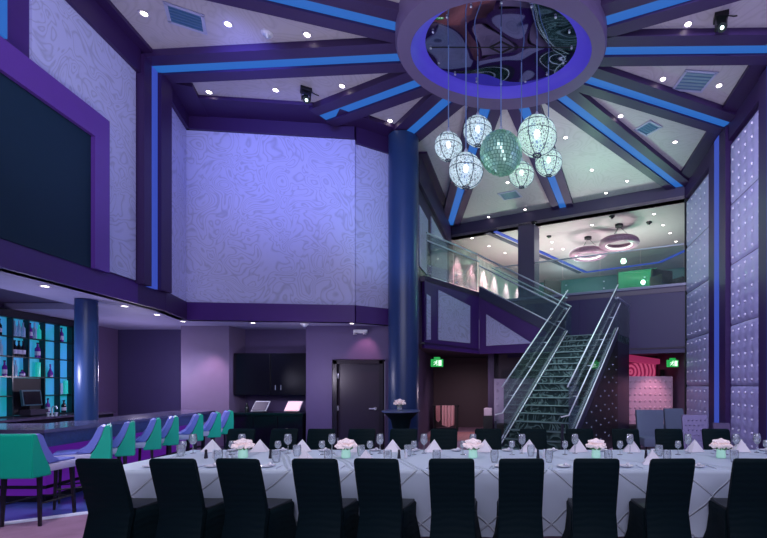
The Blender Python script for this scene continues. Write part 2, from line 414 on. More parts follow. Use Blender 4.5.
# bar niche: wall cabinet, counter
cab = thing('wall_cabinet', 'long black wall cabinet hung in the back niche above the counter', 'cabinet')
nx0, nx1 = xw(229.5, YB), xw(305.5, YB); nc = (nx0+nx1)/2; nw = nx1-nx0
mb = MB(); mb.box((nc, YB+.42, 2.0), (nw-.03, .5, 1.06)); mb.build('carcass', M_black, cab)
for sg in (-1, 1):
    mb = MB(); mb.box((nc+sg*nw/4, YB+.155, 2.0), (nw/2-.03, .02, 1.04), bev=.004); d_ = mb.build('door', M_black, cab)
    mb = MB(); mb.tube([(nc+sg*.07+.2, YB+.125, 1.6), (nc+sg*.07+.2, YB+.125, 1.72)], .008, 6); mb.build('handle', M_steel, d_)
ctr = thing('service_counter', 'black glossy service counter under the wall cabinet', 'counter')
mb = MB(); mb.box((nc, YB+.28, .5), (nw-.06, .72, .98)); mb.build('base', M_black, ctr)
mb = MB(); mb.box((nc, YB+.27, 1.015), (nw-.04, .78, .05), bev=.008); mb.build('worktop', mat('dark_green_stone', (16, 34, 38), 0.15), ctr)
for sg in (-1, 0, 1):
    mb = MB(); mb.box((nc+sg*nw/3.1, YB-.09, .5), (nw/3.2, .02, .9), bev=.004); mb.build('door', M_black, ctr)
for i, (px, w_, m_, lab) in enumerate([(258, .36, mat('dim_monitor', (70, 60, 80), 0.3, emit=(90, 80, 100), es=.3), 'tilted touch monitor with white frame on the black service counter'), (291, .36, mat('lit_menu', (255, 200, 205), 0.4, emit=(255, 200, 205), es=.75), 'pink lit tilted touch monitor on the black service counter')]):
    t = thing('touch_monitor', lab, 'monitor', (xw(px, YB), YB+.05, 1.041), 0)
    mb = MB(); mb.prism([(-.19, -.04, .03), (.19, -.04, .03), (.23, .1, .28), (-.14, .1, .28)], (0, .02, 0)); mb.build('frame', M_white, t)
    mb = MB(); mb.prism([(-.165, -.05, .05), (.17, -.05, .05), (.205, .07, .26), (-.125, .07, .26)], (0, .018, 0)); mb.build('screen', m_, t)
    mb = MB(); mb.box((0, .05, .012), (.26, .2, .024), bev=.006); mb.tube([(0, .08, .02), (0, .08, .12)], .03, 8); mb.build('stand', M_blackm, t)
t = thing('bud_vase', 'small dark bottle at the left end of the service counter', 'bottle', (xw(241, YB), YB+.25, 1.041))
mb = MB(); mb.lathe([(.001, 0), (.045, .0), (.05, .1), (.03, .16), (.018, .2), (.018, .24), (.001, .24)], seg=12); mb.build('glass', mat('dark_bottle', (30, 40, 40), 0.2), t, True)

# ------------------------------------------------------------------ big blue column, thin bar column
colm = MB(); colm.lathe([(.36, 0), (.36, 7.73)], (-2.35, 10.72, 0), 40, cap=True); co = S('column', colm, M_column, smooth=True)
mb = MB(); mb.lathe([(.42, 0), (.42, .12), (.37, .16)], (-2.35, 10.72, 0), 40); S('base_ring', mb, M_blackm, co, True)
mb = MB(); mb.lathe([(.155, 0), (.155, 3.19)], (-5.0-.12*0-.38-1.85, 7.62, 0), 28, cap=True); S('column.001', mb, M_column, smooth=True)
for v in bpy.data.objects['column.001'].data.vertices: v.co.x += (xw(86.5, 7.62)-(-7.23))

# ------------------------------------------------------------------ right wall
wr = wall('wall_right', SR, 0, ZC, M_purple_d)
ry = SR.at_y
mb = MB(); SR.rect(mb, 0, SR.L, 7.8, ZC, 0, .45); SR.rect(mb, 0, SR.L, 7.4, 7.8, 0, .1); S('top_band', mb, M_purple_d, wr)
secs = [(11.28, 13.35), (8.66, 10.2), (5.6, 7.7), (2.0, 5.1)]
for Y0, Y1 in secs:
    for k in range(5):
        za, zb = .3+1.4*k, .3+1.4*(k+1)
        t0, t1 = ry(Y0), ry(Y1); n = max(2, round((t1-t0)/.34)); gu, gv = n*6, 25
        bx_ = [t0+(a+.5)*(t1-t0)/n for a in range(n)]; bz_ = [za+(b_+.5)*.28 for b_ in range(5)]
        def front(u, z):      # padded face pulled in at every button and along the seams
            du = min(abs(u-b) for b in bx_); dz = min(abs(z-b) for b in bz_)
            e = min(u-t0, t1-u, z-za, zb-z)
            return .03+.055*(1-math.exp(-e/.035))-.03*math.exp(-(du*du+dz*dz)/.006)
        mb = MB(); G = [[SR.P(t0+.006+(t1-t0-.012)*iu/gu, za+.006+(1.388)*iv/gv, front(t0+.006+(t1-t0-.012)*iu/gu, za+.006+1.388*iv/gv)) for iu in range(gu+1)] for iv in range(gv+1)]
        mb.rings(G, cap=False, closed=False)
        p = S('tufted_panel', mb, M_tuft, wr, True)
        mb = MB()
        for u in bx_:
            for z in bz_:
                q = bmesh.ops.create_icosphere(mb.bm, subdivisions=1, radius=.032)
                c = SR.P(u, z, .06)
                for v in q['verts']: v.co += c
        S('button', mb, M_button, p)
for Y0, Y1 in ((10.2, 11.28), (7.7, 8.66), (5.1, 5.6)):
    t0, t1 = ry(Y0), ry(Y1); w_ = t1-t0
    mb = MB(); SR.rect(mb, t0+.02, t0+.36*w_, 0, 7.75, 0, .16); SR.rect(mb, t0+.64*w_, t1-.02, 0, 7.75, 0, .16); S('pilaster', mb, M_purple_d, wr)
    mb = MB(); SR.rect(mb, t0+.37*w_, t0+.63*w_, .4, 7.75, 0.02, .165); S('light_strip', mb, M_ledw, wr)
mb = MB(); SR.rect(mb, ry(13.35), SR.L, 0, 7.4, 0, .1); S('end_post', mb, M_blackm, wr)

wall('wall_right.001', Seg((RW(13.45), 13.45), (RW(18.3), 18.3)), 0, 2.85, mat('alcove_side', (92, 76, 104), 0.6))
# ------------------------------------------------------------------ C-D wall and mezzanine
we = wall('wall_stair', SE, 2.86, ZC, M_purple_d)
for t0, t1, z0, z1 in ((.9, 2.0, 4.95, 6.6), (2.5, 5.4, 4.95, 6.9)):
    mb = MB(); SE.rect(mb, t0, t1, z0, z1, 0, .03); S('wallpaper_panel', mb, M_paper, we)
mb = MB(); SE.rect(mb, .6, 5.9, 7.812, ZC, 0, .3); SE.rect(mb, .6, 5.9, 7.1, 7.812, 0, .1); S('top_band', mb, M_purple_d, we)
P1, P2 = Vector((-2.08, 12.15)), Vector((-.68, 14.3))
TL = Vector((2.0, 13.47)); TR = TL+side_dir*1.6
FW = 1.3; fdir = (TL-P2).normalized(); fn = Vector((-fdir.y, fdir.x));
if fn.y < 0: fn = -fn
P3 = P2+fn*FW; P4 = Vector((-.2, 16.12))
ZM, ZL = 4.73, 3.2
back_l = Vector(D_)+HD*8.4; back_r = Vector(F_)+HD*8.4
v3 = lambda p, z: Vector((p.x, p.y, z))
mezz = [P1, P2, P3, P4, Vector(F_)-Vector((.05, 0)), back_r, back_l, Vector(D_), Vector((-2.2, 12.1))]
mb = MB(); mb.prism([v3(p, ZM-.14) for p in mezz], (0, 0, .14)); S('floor_mezzanine', mb, mat('mezz_floor', (88, 76, 96), 0.5))
mb = MB(); mb.prism([v3(p, 2.85) for p in (P1, P2, P3, P4, Vector(F_)-Vector((.05, 0)), Vector((7, 18.3)), Vector((-3, 18.3)), Vector((-3, 11.9)), Vector((-2.45, 11.9)))], (0, 0, .06)); S('ceiling_corridor', mb, mat('corridor_ceiling', (60, 52, 70), 0.7))
def band(a, b, z0, z1, th=.1, away=(2, 20)):
    sg = Seg(a, b, away); m_ = MB(); sg.rect(m_, 0, sg.L, z0, z1, 0, th); return m_, sg
# bridge fascia with two pale panels
m_, sg = band(P1, P2, 2.75, ZM+.02); wbf = S('wall_bridge', m_, M_purple)
sgf = Seg(P1, P2, (3, 8))
mb = MB(); sgf.slab(mb, [(.22, 3.0), (.22, 4.2), (.06, 4.25), (.06, 2.98)], 0.0, .03); sgf.slab(mb, [(.55, 3.02), (2.05, 3.05), (2.05, 4.22), (.55, 4.45)], 0, .03); S('wallpaper_panel', mb, M_paper, wbf)
# wall beneath the upper flight, with a triangular panel
sgu = Seg(P2, TL, (2, 5)); 
mb = MB(); sgu.slab(mb, [(0, 2.75), (sgu.L, 2.75), (sgu.L, ZL-.12), (0, ZM-.12)], -.02, -.12); wuf = S('wall_bridge.001', mb, M_purple)
mb = MB(); sgu.slab(mb, [(.25, 3.0), (1.75, 3.04), (.25, 4.02)], -.02, .01); S('wallpaper_panel', mb, M_paper, wuf)
# balcony front
m_, sgb = band(P4, F_, 2.72, ZM+.03, .12); wba = S('wall_balcony', m_, mat('balcony_purple', (44, 32, 84), 0.5))
sgb = Seg(P4, F_, (3, 8))
for k in range(4):
    mb = MB(); t0 = .15+k*sgb.L/4; sgb.rect(mb, t0, t0+sgb.L/4-.25, 2.9, 4.5, 0, .02); S('panel', mb, mat('balcony_panel', (44, 36, 84), 0.5), wba)
mb = MB(); sgb.rect(mb, 0, sgb.L, ZM+.03, ZM+.11, -.1, .04); S('coping', mb, mat('coping_grey', (120, 120, 150), 0.4), wba)
# header above the balcony opening, room beyond
mb = MB(); BAL.rect(mb, 0, BAL.L, 7.4, ZC, .0, -.3); S('wall_header', mb, mat('header_purple', (72, 62, 96), 0.5))
mb = MB(); mb.prism([v3(p, 7.4) for p in (Vector(D_)-HD*.0, Vector(F_), back_r, back_l)], (0, 0, .1)); cm = S('ceiling_mezzanine', mb, mat('mezz_ceiling', (176, 160, 168), 0.6))
SU = Seg(D_, back_l, (3, 18)); wu = wall('wall_lounge', SU, ZM, 7.4, mat('lounge_plaster', (176, 140, 150), 0.7))
mb = MB()
for k in range(58): SU.rect(mb, .4+k*.13, .46+k*.13, ZM+.05, 7.3, 0, .03)
S('curtain', mb, mat('lounge_curtain', (232, 208, 212), 0.8), wu)
SV = Seg(back_l, back_r, (3, 18)); wv = wall('wall_lounge.001', SV, ZM, 7.4, mat('lounge_dark', (70, 116, 120), 0.5))
mb = MB(); SV.rect(mb, 4.2, 4.7, ZM+.4, 6.5, 0, .05); SV.rect(mb, 7.1, 7.5, ZM+.4, 6.5, 0, .05); S('light_strip', mb, M_led, wv)
mb = MB(); SV.rect(mb, 2.2, 3.3, 5.35, 5.7, 0, .05); S('lit_panel', mb, mat('lounge_lamp', (200, 230, 215), 0.4, emit=(190, 230, 215), es=.9), wv)
mb = MB(); SV.rect(mb, .3, 2.0, ZM, 6.6, 0, .06); SV.rect(mb, 4.9, 7.0, ZM, 6.4, 0, .06); S('panel', mb, mat('lounge_green_panel', (50, 120, 100), 0.3), wv)
# blue cove lines in the lounge ceiling
def cove(a, b, w=.16):
    d = (b-a); d.z = 0; d.normalize(); n = Vector((-d.y, d.x, 0))*w/2
    mb.prism([a-n, b-n, b+n, a+n], (0, 0, -.03))
mb = MB(); z_ = 7.399
q1, q2, q3 = PZ(495, 231, z_), PZ(586, 272, z_), PZ(660, 262, z_)
cove(q1, q2); cove(q2, q3); cove(q3, PZ(690, 248, z_)); S('light_strip', mb, M_ledw, cm)
mb = MB(); off = Vector((-.3, .12, 0)); cove(q1+off, q2+off, .2); S('cove_step', mb, mat('cove_dark', (70, 66, 90), 0.6), cm)
# lounge column
mb = MB(); pc = PZ(525, 224, 7.4); pc = pc+Vector((HD.x, HD.y, 0))*.35; mb.box((pc.x, pc.y, (ZM+7.4)/2), (.62, .5, 7.4-ZM), rz=BAL.rz()); S('column.002', mb, mat('lounge_column', (92, 80, 112), 0.5))

# corridor beneath
YC = 18.2
mb = MB(); mb.prism([(-3, YC, 0), (7, YC, 0), (7, YC+.15, 0), (-3, YC+.15, 0)], (0, 0, 2.85)); S('wall_corridor', mb, mat('corridor_brown', (74, 54, 66), 0.6))
mb = MB(); mb.prism([(-2.35, 11.2, 0), (-2.75, YC, 0), (-2.9, YC, 0), (-2.5, 11.2, 0)], (0, 0, 2.85)); S('wall_corridor.001', mb, mat('corridor_mauve', (84, 72, 108), 0.6))
mb = MB(); mb.prism([(xw(488, 15.2), 15.2, 0), (xw(494, 15.2), 15.2, 0), (xw(494, 15.2), 15.9, 0), (xw(488, 15.2), 15.9, 0)], (0, 0, 2.85)); S('wall_corridor.002', mb, M_purple_d)
mb = MB(); mb.prism([(xw(494, 15.2), 15.9, 0), (2.4, 15.9, 0), (2.4, 16, 0), (xw(494, 15.2), 16, 0)], (0, 0, 2.85)); S('wall_corridor.003', mb, mat('corridor_grey', (74, 62, 82), 0.6))

def tufted(name, label, cat, x0, x1, Y, z1, m_, rows, cols, rz=0, bm_=None):
    t = thing(name, label, cat, ((x0+x1)/2, Y, 0), rz); w = x1-x0
    mb = MB(); mb.box((0, 0, z1/2+.001), (w, .16, z1), bev=.02)
    for a in range(cols):
        for b_ in range(rows):
            q = bmesh.ops.create_icosphere(mb.bm, subdivisions=1, radius=.055)
            for v in q['verts']: v.co = Vector((v.co.x, v.co.y*.6, v.co.z))+Vector((-w/2+(a+.5)*w/cols, -.082, .45+(b_+.5)*(z1-.5)/rows))
    mb.build('back_panel', m_, t)
    mb = MB(); mb.box((0, -.33, .25), (w, .48, .4), bev=.03); mb.build('seat', M_blackm, t)
    return t
tufted('banquette', 'high lilac tufted banquette back seen behind the staircase glass', 'banquette', xw(494, 14.9), xw(556, 14.9), 14.9, 1.95, mat('banquette_lilac', (158, 148, 182), 0.5), 6, 9)
t = thing('coat_stand', 'dark low side stand with pink cloths hung on it in the corridor', 'stand', (xw(446, 16.5), 16.5, 0))
mb = MB(); mb.box((-.0, .0, .95), (.95, .4, .05)); mb.build('top', M_blackm, t)
for sx in (-.42, .42):
    for sy in (-.15, .15): mb = MB(); mb.box((sx, sy, .465), (.05, .05, .92)); mb.build('leg', M_blackm, t)
for px, w_, h_ in ((439, .16, .62), (449, .46, .8)):
    o = MB()
    n = 9; xs = [(px-446)/F*16.5+(k/(n-1)-.5)*w_ for k in range(n)]
    o.rings([[Vector((x, 0, 0)) for x in ()]] if False else [[Vector((x, (-.24 if k % 2 else -.28), .98)) for k, x in enumerate(xs)]+[Vector((x, -.22, .98)) for x in xs[::-1]], [Vector((x*.98, (-.23 if k % 2 else -.3), .98-h_+.18*abs(k-n//2)/n)) for k, x in enumerate(xs)]+[Vector((x*.98, -.22, .98-h_+.18*abs(k-n//2)/n)) for k, x in list(enumerate(xs))[::-1]]])
    c = o.build('hanging_cloth', mat('pink_cloth', (216, 168, 176), 0.8)); c.location = (xw(446, 16.5), 16.5, 0)
    tag(c, ('narrow' if px == 439 else 'wide')+' pink cloth draped from the dark stand in the corridor', 'cloth', 'pink cloths on the corridor stand')
mb = MB(); mb.prism([(-2.4, 13.6, .004), (-.75, 13.6, .004), (-.75, 16.2, .004), (-2.5, 16.2, .004)], (0, 0, .012)); o = mb.build('area_rug', mat('pink_rug', (190, 128, 138), 0.9, var=.3, scale=5)); tag(o, 'pinkish patterned rug on the corridor floor', 'rug')
t = thing('pedestal_box', 'small pale box on a dark stand at the corridor corner', 'box', (xw(488, 14.2), 14.2, 0))
mb = MB(); mb.box((0, 0, .37), (.3, .3, .735)); mb.build('stand', M_blackm, t); mb = MB(); mb.box((0, 0, .87), (.26, .26, .25), bev=.02); mb.build('box', mat('pale_mauve_box', (170, 150, 170), 0.5), t)
t = thing('wall_thermostat', 'small grey control box on the wall edge beneath the exit sign', 'control box', (-2.33, 11.9, 1.05))
mb = MB(); mb.box((.0, 0, .09), (.06, .2, .3), bev=.01); mb.build('housing', mat('grey_box', (90, 86, 120), 0.4), t)
mb = MB(); mb.box((.035, 0, .12), (.01, .1, .08)); mb.build('display', M_blackm, t)

# pink alcove under the balcony
mb = MB(); mb.prism([(3.0, 17.0, 0), (7.0, 17.0, 0), (7.0, 17.1, 0), (3.0, 17.1, 0)], (0, 0, 2.85))
wal = S('wall_alcove', mb, mat('alcove_brown', (92, 62, 80), 0.6))
def swirl_mat():
    m = bpy.data.materials.new('magenta_swirl_lit'); m.use_nodes = True; nt = m.node_tree; N_ = nt.nodes; L = nt.links; b = N_['Principled BSDF']
    tc = N_.new('ShaderNodeTexCoord'); w = N_.new('ShaderNodeTexWave'); w.wave_type = 'RINGS'; w.rings_direction = 'Y'
    mp = N_.new('ShaderNodeMapping'); mp.inputs['Location'].default_value = (-5.0, 0, -2.25)
    w.inputs['Scale'].default_value = 2.2; w.inputs['Distortion'].default_value = 3; L.new(tc.outputs['Object'], mp.inputs[0]); L.new(mp.outputs[0], w.inputs['Vector'])
    r = N_.new('ShaderNodeValToRGB'); r.color_ramp.elements[0].color = rgb((150, 20, 80)); r.color_ramp.elements[1].color = rgb((250, 110, 160))
    L.new(w.outputs['Fac'], r.inputs[0]); L.new(r.outputs[0], b.inputs['Base Color']); L.new(r.outputs[0], b.inputs['Emission Color']); b.inputs['Emission Strength'].default_value = .5  # emission stands in for the pink light on the patterned back wall
    return m
mb = MB(); mb.box((xw(641, 16.9), 16.93, 2.2), (1.15, .05, .75)); o = mb.build('wall_art', swirl_mat()); tag(o, 'pink-lit magenta swirl-patterned panel above the pale tufted screen', 'wall panel')
mb = MB(); mb.prism([PY(629, 361, 15.6), PY(660, 364, 15.6), PY(660, 359, 15.6), PY(629, 354.5, 15.6)], (0, .5, 0)); o = mb.build('hanging_bulkhead', mat('magenta_bulkhead', (230, 80, 140), 0.5, emit=(230, 70, 135), es=.3)); tag(o, 'pink lit bulkhead box hung above the magenta swirl panel', 'bulkhead')  # its emission stands in for the alcove's pink light falling on it
tufted('tufted_screen', 'pale pink tufted dividing screen behind the lounge chairs', 'screen', xw(622, 14.6), xw(672, 14.6), 14.6, 2.02, mat('pink_tuft', (196, 160, 180), 0.5), 7, 10)
mb = MB(); mb.prism([(xw(660, 16), 16, 0), (xw(671, 16), 16, 0), (xw(671, 16), 16.1, 0), (xw(660, 16), 16.1, 0)], (0, 0, 2.3)); S('trim_30', mb, mat('dark_doorway', (34, 28, 40), 0.6))

# ------------------------------------------------------------------ staircases
BL = Vector((-.2, 9.47)); BR = BL+side_dir*1.6
def stair_carpet():
    m = mat('dark_green_stair_carpet', (24, 52, 54), 0.8, var=.4, scale=3)
    nt = m.node_tree; N = nt.nodes; L = nt.links; b = N['Principled BSDF']
    tc = N.new('ShaderNodeTexCoord'); w = N.new('ShaderNodeTexNoise'); w.inputs['Scale'].default_value = 2.6; w.inputs['Detail'].default_value = 1; w.inputs['Distortion'].default_value = 1.5
    L.new(tc.outputs['Object'], w.inputs['Vector'])
    pp = N.new('ShaderNodeMath'); pp.operation = 'MULTIPLY'; pp.inputs[1].default_value = 5
    fr = N.new('ShaderNodeMath'); fr.operation = 'FRACT'
    L.new(w.outputs['Fac'], pp.inputs[0]); L.new(pp.outputs[0], fr.inputs[0])
    r = N.new('ShaderNodeValToRGB'); r.color_ramp.elements[0].color = rgb((14, 44, 46)); r.color_ramp.elements[1].color = rgb((112, 142, 140))
    r.color_ramp.elements[0].position = .55; r.color_ramp.elements[1].position = 1.0
    L.new(fr.outputs[0], r.inputs[0]); L.new(r.outputs[0], b.inputs['Base Color'])
    return m
M_carpet_stair = stair_carpet()
M_rail = mat('glinting_rail', (232, 236, 244), 0.3, .25, emit=(200, 210, 230), es=.06)  # faint emission put in for the bright glint along the rails
M_strdark = mat('stringer_dark', (36, 38, 62), 0.4)
st = thing('staircase', 'dark carpeted staircase with glass sides, its upper flight turning left to the balcony', 'staircase')
n = 18; run = (TL-BL)/n; rz_ = ZL/n
for i in range(n):
    a = BL+run*i; b_ = a+run*1.0; z1 = rz_*(i+1)
    aa, bb = a+side_dir*.06, a+side_dir*1.54; cc, dd = bb+run*1.04, aa+run*1.04
    mb = MB(); mb.prism([v3(aa, z1-rz_-.0), v3(bb, z1-rz_), v3(cc, z1-rz_), v3(dd, z1-rz_)], (0, 0, rz_-.025))
    nz = -run*.1
    mb.prism([v3(aa+nz, z1-.03), v3(bb+nz, z1-.03), v3(cc, z1-.03), v3(dd, z1-.03)], (0, 0, .03)); so = mb.build('step', M_carpet_stair, st)
    mb = MB(); mb.tube([v3(aa+nz*1.05, z1-.012), v3(bb+nz*1.05, z1-.012)], .017, 6); mb.build('nosing', mat('stair_nosing', (120, 146, 146), .5), so)
run3 = Vector((TL.x-BL.x, TL.y-BL.y, ZL)); up = Vector((0, 0, 1))
def slope_bar(a, h0, h1, t0=0.0, t1=1.0, th=.05, mtl=M_strdark, nm='stringer', par=st, rr=run3):
    A = v3(a, 0)
    mb = MB(); s3 = v3(side_dir, 0)*th/2
    mb.prism([A+rr*t0+up*h0-s3, A+rr*t1+up*h0-s3, A+rr*t1+up*h1-s3, A+rr*t0+up*h1-s3], s3*2); return mb.build(nm, mtl, par)
for a in (BL+side_dir*.03, BR-side_dir*.03):
    o = slope_bar(a, -.12, .16, 0.02, 1, .06)
    A = v3(a, 0)
    for off in (-.03, .035):
        mb = MB(); s3 = v3(side_dir, 0)*off; mb.tube([A+run3*.02+up*.18+s3, A+run3*1.0+up*.18+s3], .016, 8); mb.build('edge_rail', M_rail, o)
# carpet comes to the floor side: dark studded side wall
A, B = v3(BR, 0), v3(TR, 0)
s_ = v3(side_dir, 0)
mb = MB(); mb.prism([A+run3*.1+Vector((0, 0, -ZL*.1+.001)), B+Vector((0, 0, .001)), B+up*(ZL-.14), A+run3*.1+up*(-.13)], s_*-.05); sw = mb.build('side_panel', mat('dark_tuft_side', (9, 12, 18), 0.45), st)
mb = MB()
for i in range(1, 11):
    f = .1+i*.085
    for j in range(1, 9):
        z = j*.36+(.13 if i % 2 else 0)
        if z < ZL*f-.25:
            q = bmesh.ops.create_icosphere(mb.bm, subdivisions=1, radius=.026)
            c = A+Vector((run3.x, run3.y, 0))*f+Vector((0, 0, z))+s_*.005
            for v in q['verts']: v.co += c
mb.build('stud', mat('dull_stud', (120, 130, 150), .3, .7), sw)
# closed far end of the side wall (under the landing)
for a, nm in ((BL+side_dir*.03, 'l'), (BR-side_dir*.03, 'r')):
    A = v3(a, 0)
    g = slope_bar(a, .2, 1.3, .12, 1.0, .014, M_glass, 'glass_panel')
    e0, e1 = .06, 1.02
    mb = MB(); mb.tube([A+run3*.10+up*1.36, A+run3*1.03+up*1.36], .016, 10); mb.build('handrail', M_rail, st, True)
    sd = v3(side_dir, 0)*(.08)
    p0 = A+run3*.07+up*.88+sd; 
    mb = MB(); mb.tube([p0+Vector((-.16, .02, -.04)), p0, A+run3*1.02+up*.84+sd], .015, 10); hr = mb.build('handrail', M_rail, st, True)
    for f in (.2, .42, .64, .86):
        mb = MB(); q = A+run3*f+up*.84; mb.tube([q, q+sd], .012, 6); mb.lathe([(.03, -.01), (.03, .01)], q, 8, cap=True); mb.build('bracket', M_steel, hr)
    mb = MB(); pb = A+run3*.035; mb.box((pb.x, pb.y, .47), (.05, .05, .94)); mb.build('newel_post', M_strdark, st)
# landing
LA, LB = TL+rise_dir*1.45, TR+rise_dir*1.45
mb = MB(); mb.prism([v3(p, ZL-.2) for p in (TL+rise_dir*.03, TR+rise_dir*.03, LB, LA)], (0, 0, .2)); o = mb.build('landing', M_carpet_stair, st)
mb = MB(); q = v3(TR, 0); mb.prism([v3(TR, ZL+.02), v3(LB, ZL+.02), v3(LB, ZL+1.0), v3(TR, ZL+1.0)], v3(side_dir, 0)*.014); mb.build('glass_panel', M_glass, st)
mb = MB(); mb.tube([v3(TR, ZL+1.05), v3(LB, ZL+1.05)], .025, 8); mb.build('handrail', M_steel, st, True)
mb = MB(); mb.prism([v3(TR, .001), v3(LB, .001), v3(LB, ZL-.2), v3(TR, ZL-.2)], v3(side_dir, 0)*-.08); mb.build('landing_wall', M_strdark, st)

us = st
n2 = 8
for i in range(n2):
    z1 = ZL+(ZM-ZL)*(i+1)/n2; a = TL+(P2-TL)*((i)/n2); b_ = TL+(P2-TL)*((i+1.03)/n2)
    mb = MB(); mb.prism([v3(a+fn*.06, z1-.22), v3(b_+fn*.06, z1-.22), v3(b_+fn*FW, z1-.22), v3(a+fn*FW, z1-.22)], (0, 0, .21)); mb.build('step', M_carpet_stair, us)
A, B = v3(P2, ZM), v3(TL, ZL)
f3 = v3(fn, 0)
mb = MB(); mb.prism([A+up*-.14, B+up*-.14, B+up*.2, A+up*.2], f3*.05); o = mb.build('stringer', mat('stringer_blue_grey', (52, 56, 84), 0.35), us)
mb = MB(); mb.tube([A+up*.22+f3*.02, B+up*.22+f3*.02], .022, 8); mb.build('edge_rail', M_steel, o)
mb = MB(); mb.prism([A+up*.24, B+up*.24, B+up*1.1, A+up*1.1], f3*.014); mb.build('glass_panel', M_glass, us)
for h in (1.22, .88):
    mb = MB(); mb.tube([A+up*h, B+up*h+(B-A)*.02], .024, 8); mb.build('handrail', M_steel, us, True)
mb = MB(); mb.prism([A+f3*FW+up*.02, B+f3*FW+up*.02, B+f3*FW+up*1.1, A+f3*FW+up*1.1], f3*.014); mb.build('glass_panel', M_glass, us)
for h in (1.15,):
    mb = MB(); mb.tube([A+f3*FW+up*h, B+f3*FW+up*h], .024, 8); mb.build('handrail', M_steel, us, True)

def railing(label, a, b_, z, n, off=.0):
    t = thing('glass_railing', label, 'railing'); d = (b_-a)
    for k in range(n):
        p, q = a+d*((k+.015)/n), a+d*((k+.985)/n)
        mb = MB(); nn = Vector((-d.y, d.x, 0)).normalized()*.014
        mb.prism([v3(p, z+.02), v3(q, z+.02), v3(q, z+1.16), v3(p, z+1.16)], nn); mb.build('glass_panel', M_glass, t)
        mb = MB(); 
        for zz in (z+.08, z+.3): mb.lathe([(.03, -.012), (.03, .012)], v3(a+d*((k+.1)/n), zz), 8, cap=True)
        mb.build('clamp', M_steel, t)
    mb = MB(); mb.tube([v3(a, z+1.2), v3(b_, z+1.2)], .026, 8); mb.build('top_rail', M_steel, t, True)
    return t
inb = Vector((-HD.x, -HD.y))
railing('glass railing along the balcony front above the purple panelled wall', P4-inb*.05, Vector(F_)-inb*.05+Vector((-.12, .05)), ZM+.11, 5)
rl = railing('glass railing along the bridge between the blue column and upper flight', P1+(P2-P1)*.03, P2-(P2-P1)*.03, ZM+.025, 2)
mb = MB(); d = P2-P1; nn = Vector((d.y, -d.x)).normalized()*.07
mb.tube([v3(P1+nn, ZM+.98), v3(P2+nn-d*.03, ZM+.98)], .024, 8); mb.build('handrail', M_steel, rl, True)

# ------------------------------------------------------------------ bar
M_marble = mat('dark_marble_top', (84, 80, 108), 0.15, var=0.6, scale=5)
M_barfront = mat('blue_mosaic_front', (46, 64, 104), 0.3, var=0.5, scale=22)
M_barpurple = mat('purple_backlit_bar', (92, 34, 150), 0.5, emit=(98, 30, 150), es=.5)
bar = thing('bar_counter', 'long L-shaped bar with dark marble top and purple glowing front', 'bar')
E0 = Vector((-6.16, 5.95)); E1 = Vector((-6.86, 10.6)); inb2 = Vector((-1, -.12)).normalized()
Wb = 1.0
def lshape(o, z0, z1):
    a = E0+Vector((-o, o)); e = E1+Vector((-o, 0))
    return [Vector((-8.55, 5.95+o, z0)), v3(a, z0), v3(e, z0), v3(E1+Vector((-Wb+o, 0)), z0), Vector((E0.x-Wb+o, 5.95+Wb-o, z0)), Vector((-8.55, 5.95+Wb-o, z0))], (0, 0, z1-z0)
mb = MB(); mb.prism(*lshape(0, 1.06, 1.11)); mb.build('marble_top', M_marble, bar)
mb = MB(); mb.prism(*lshape(.05, .86, 1.06)); mb.build('mosaic_band', M_barfront, bar)
mb = MB(); mb.prism(*lshape(.46, .1, .86)); mb.build('front_panel', M_barpurple, bar)
mb = MB(); mb.prism(*lshape(.48, .001, .1)); mb.build('plinth', M_blackm, bar)
mb = MB(); q = Vector((.2, -.2, 0)); mb.tube([(-8.5, 6.25, .26), (E0.x-.3, 6.25, .26), (E1.x-.3, E1.y-.1, .26)], .025, 8); fr = mb.build('foot_rail', M_blackm, bar, True)
t = thing('bar_tap', 'chrome two-handled tap standing on the back counter of the bar', 'tap', PY(25, 419, 9.0)*1)
t.location = (SBB.P(SBB.at_y(8.78), 0, .62).x, 8.95, 1.085)
mb = MB(); mb.lathe([(.03, 0), (.03, .02), (.012, .03), (.012, .16)], seg=10, cap=True); mb.tube([(0, 0, .16), (.03, -.01, .2), (.1, -.02, .2), (.12, -.02, .15)], .012, 8); mb.build('spout', M_steel, t, True)
for sx in (-.08, .08):
    mb = MB(); mb.lathe([(.02, 0), (.02, .05), (.03, .06), (.03, .08)], (sx, 0, 0), 8, cap=True); mb.build('handle', M_steel, t, True)

# back bar bottle display
bb = thing('bottle_display', 'black back-bar shelving with glowing blue-teal cubby holes', 'shelving')
by = SBB.at_y
cols_ = [6.9, 7.25, 7.59, 7.93, 8.27, 8.61, 8.95, 9.31, 9.67, 10.0]
rows_ = [1.1, 1.5, 1.88, 2.28, 2.67, 3.05]
DEP = .15
def glow():
    m = mat('teal_backlight', (40, 140, 190), 0.5, emit=(44, 142, 190), es=.62)
    nt = m.node_tree; N_ = nt.nodes; L = nt.links; tc = N_.new('ShaderNodeTexCoord'); no = N_.new('ShaderNodeTexNoise'); no.inputs['Scale'].default_value = 1.6
    L.new(tc.outputs['Object'], no.inputs['Vector']); r = N_.new('ShaderNodeValToRGB'); r.color_ramp.elements[0].position = .4; r.color_ramp.elements[1].position = .62
    r.color_ramp.elements[0].color = rgb((20, 150, 150)); r.color_ramp.elements[1].color = rgb((62, 140, 205)); L.new(no.outputs['Fac'], r.inputs[0]); L.new(r.outputs[0], N_['Principled BSDF'].inputs['Emission Color'])
    return m
mb = MB(); SBB.rect(mb, by(6.6), by(10.2), 1.1, 3.05, .02, .05); mb.build('back_glow_panel', glow(), bb)
mb = MB()
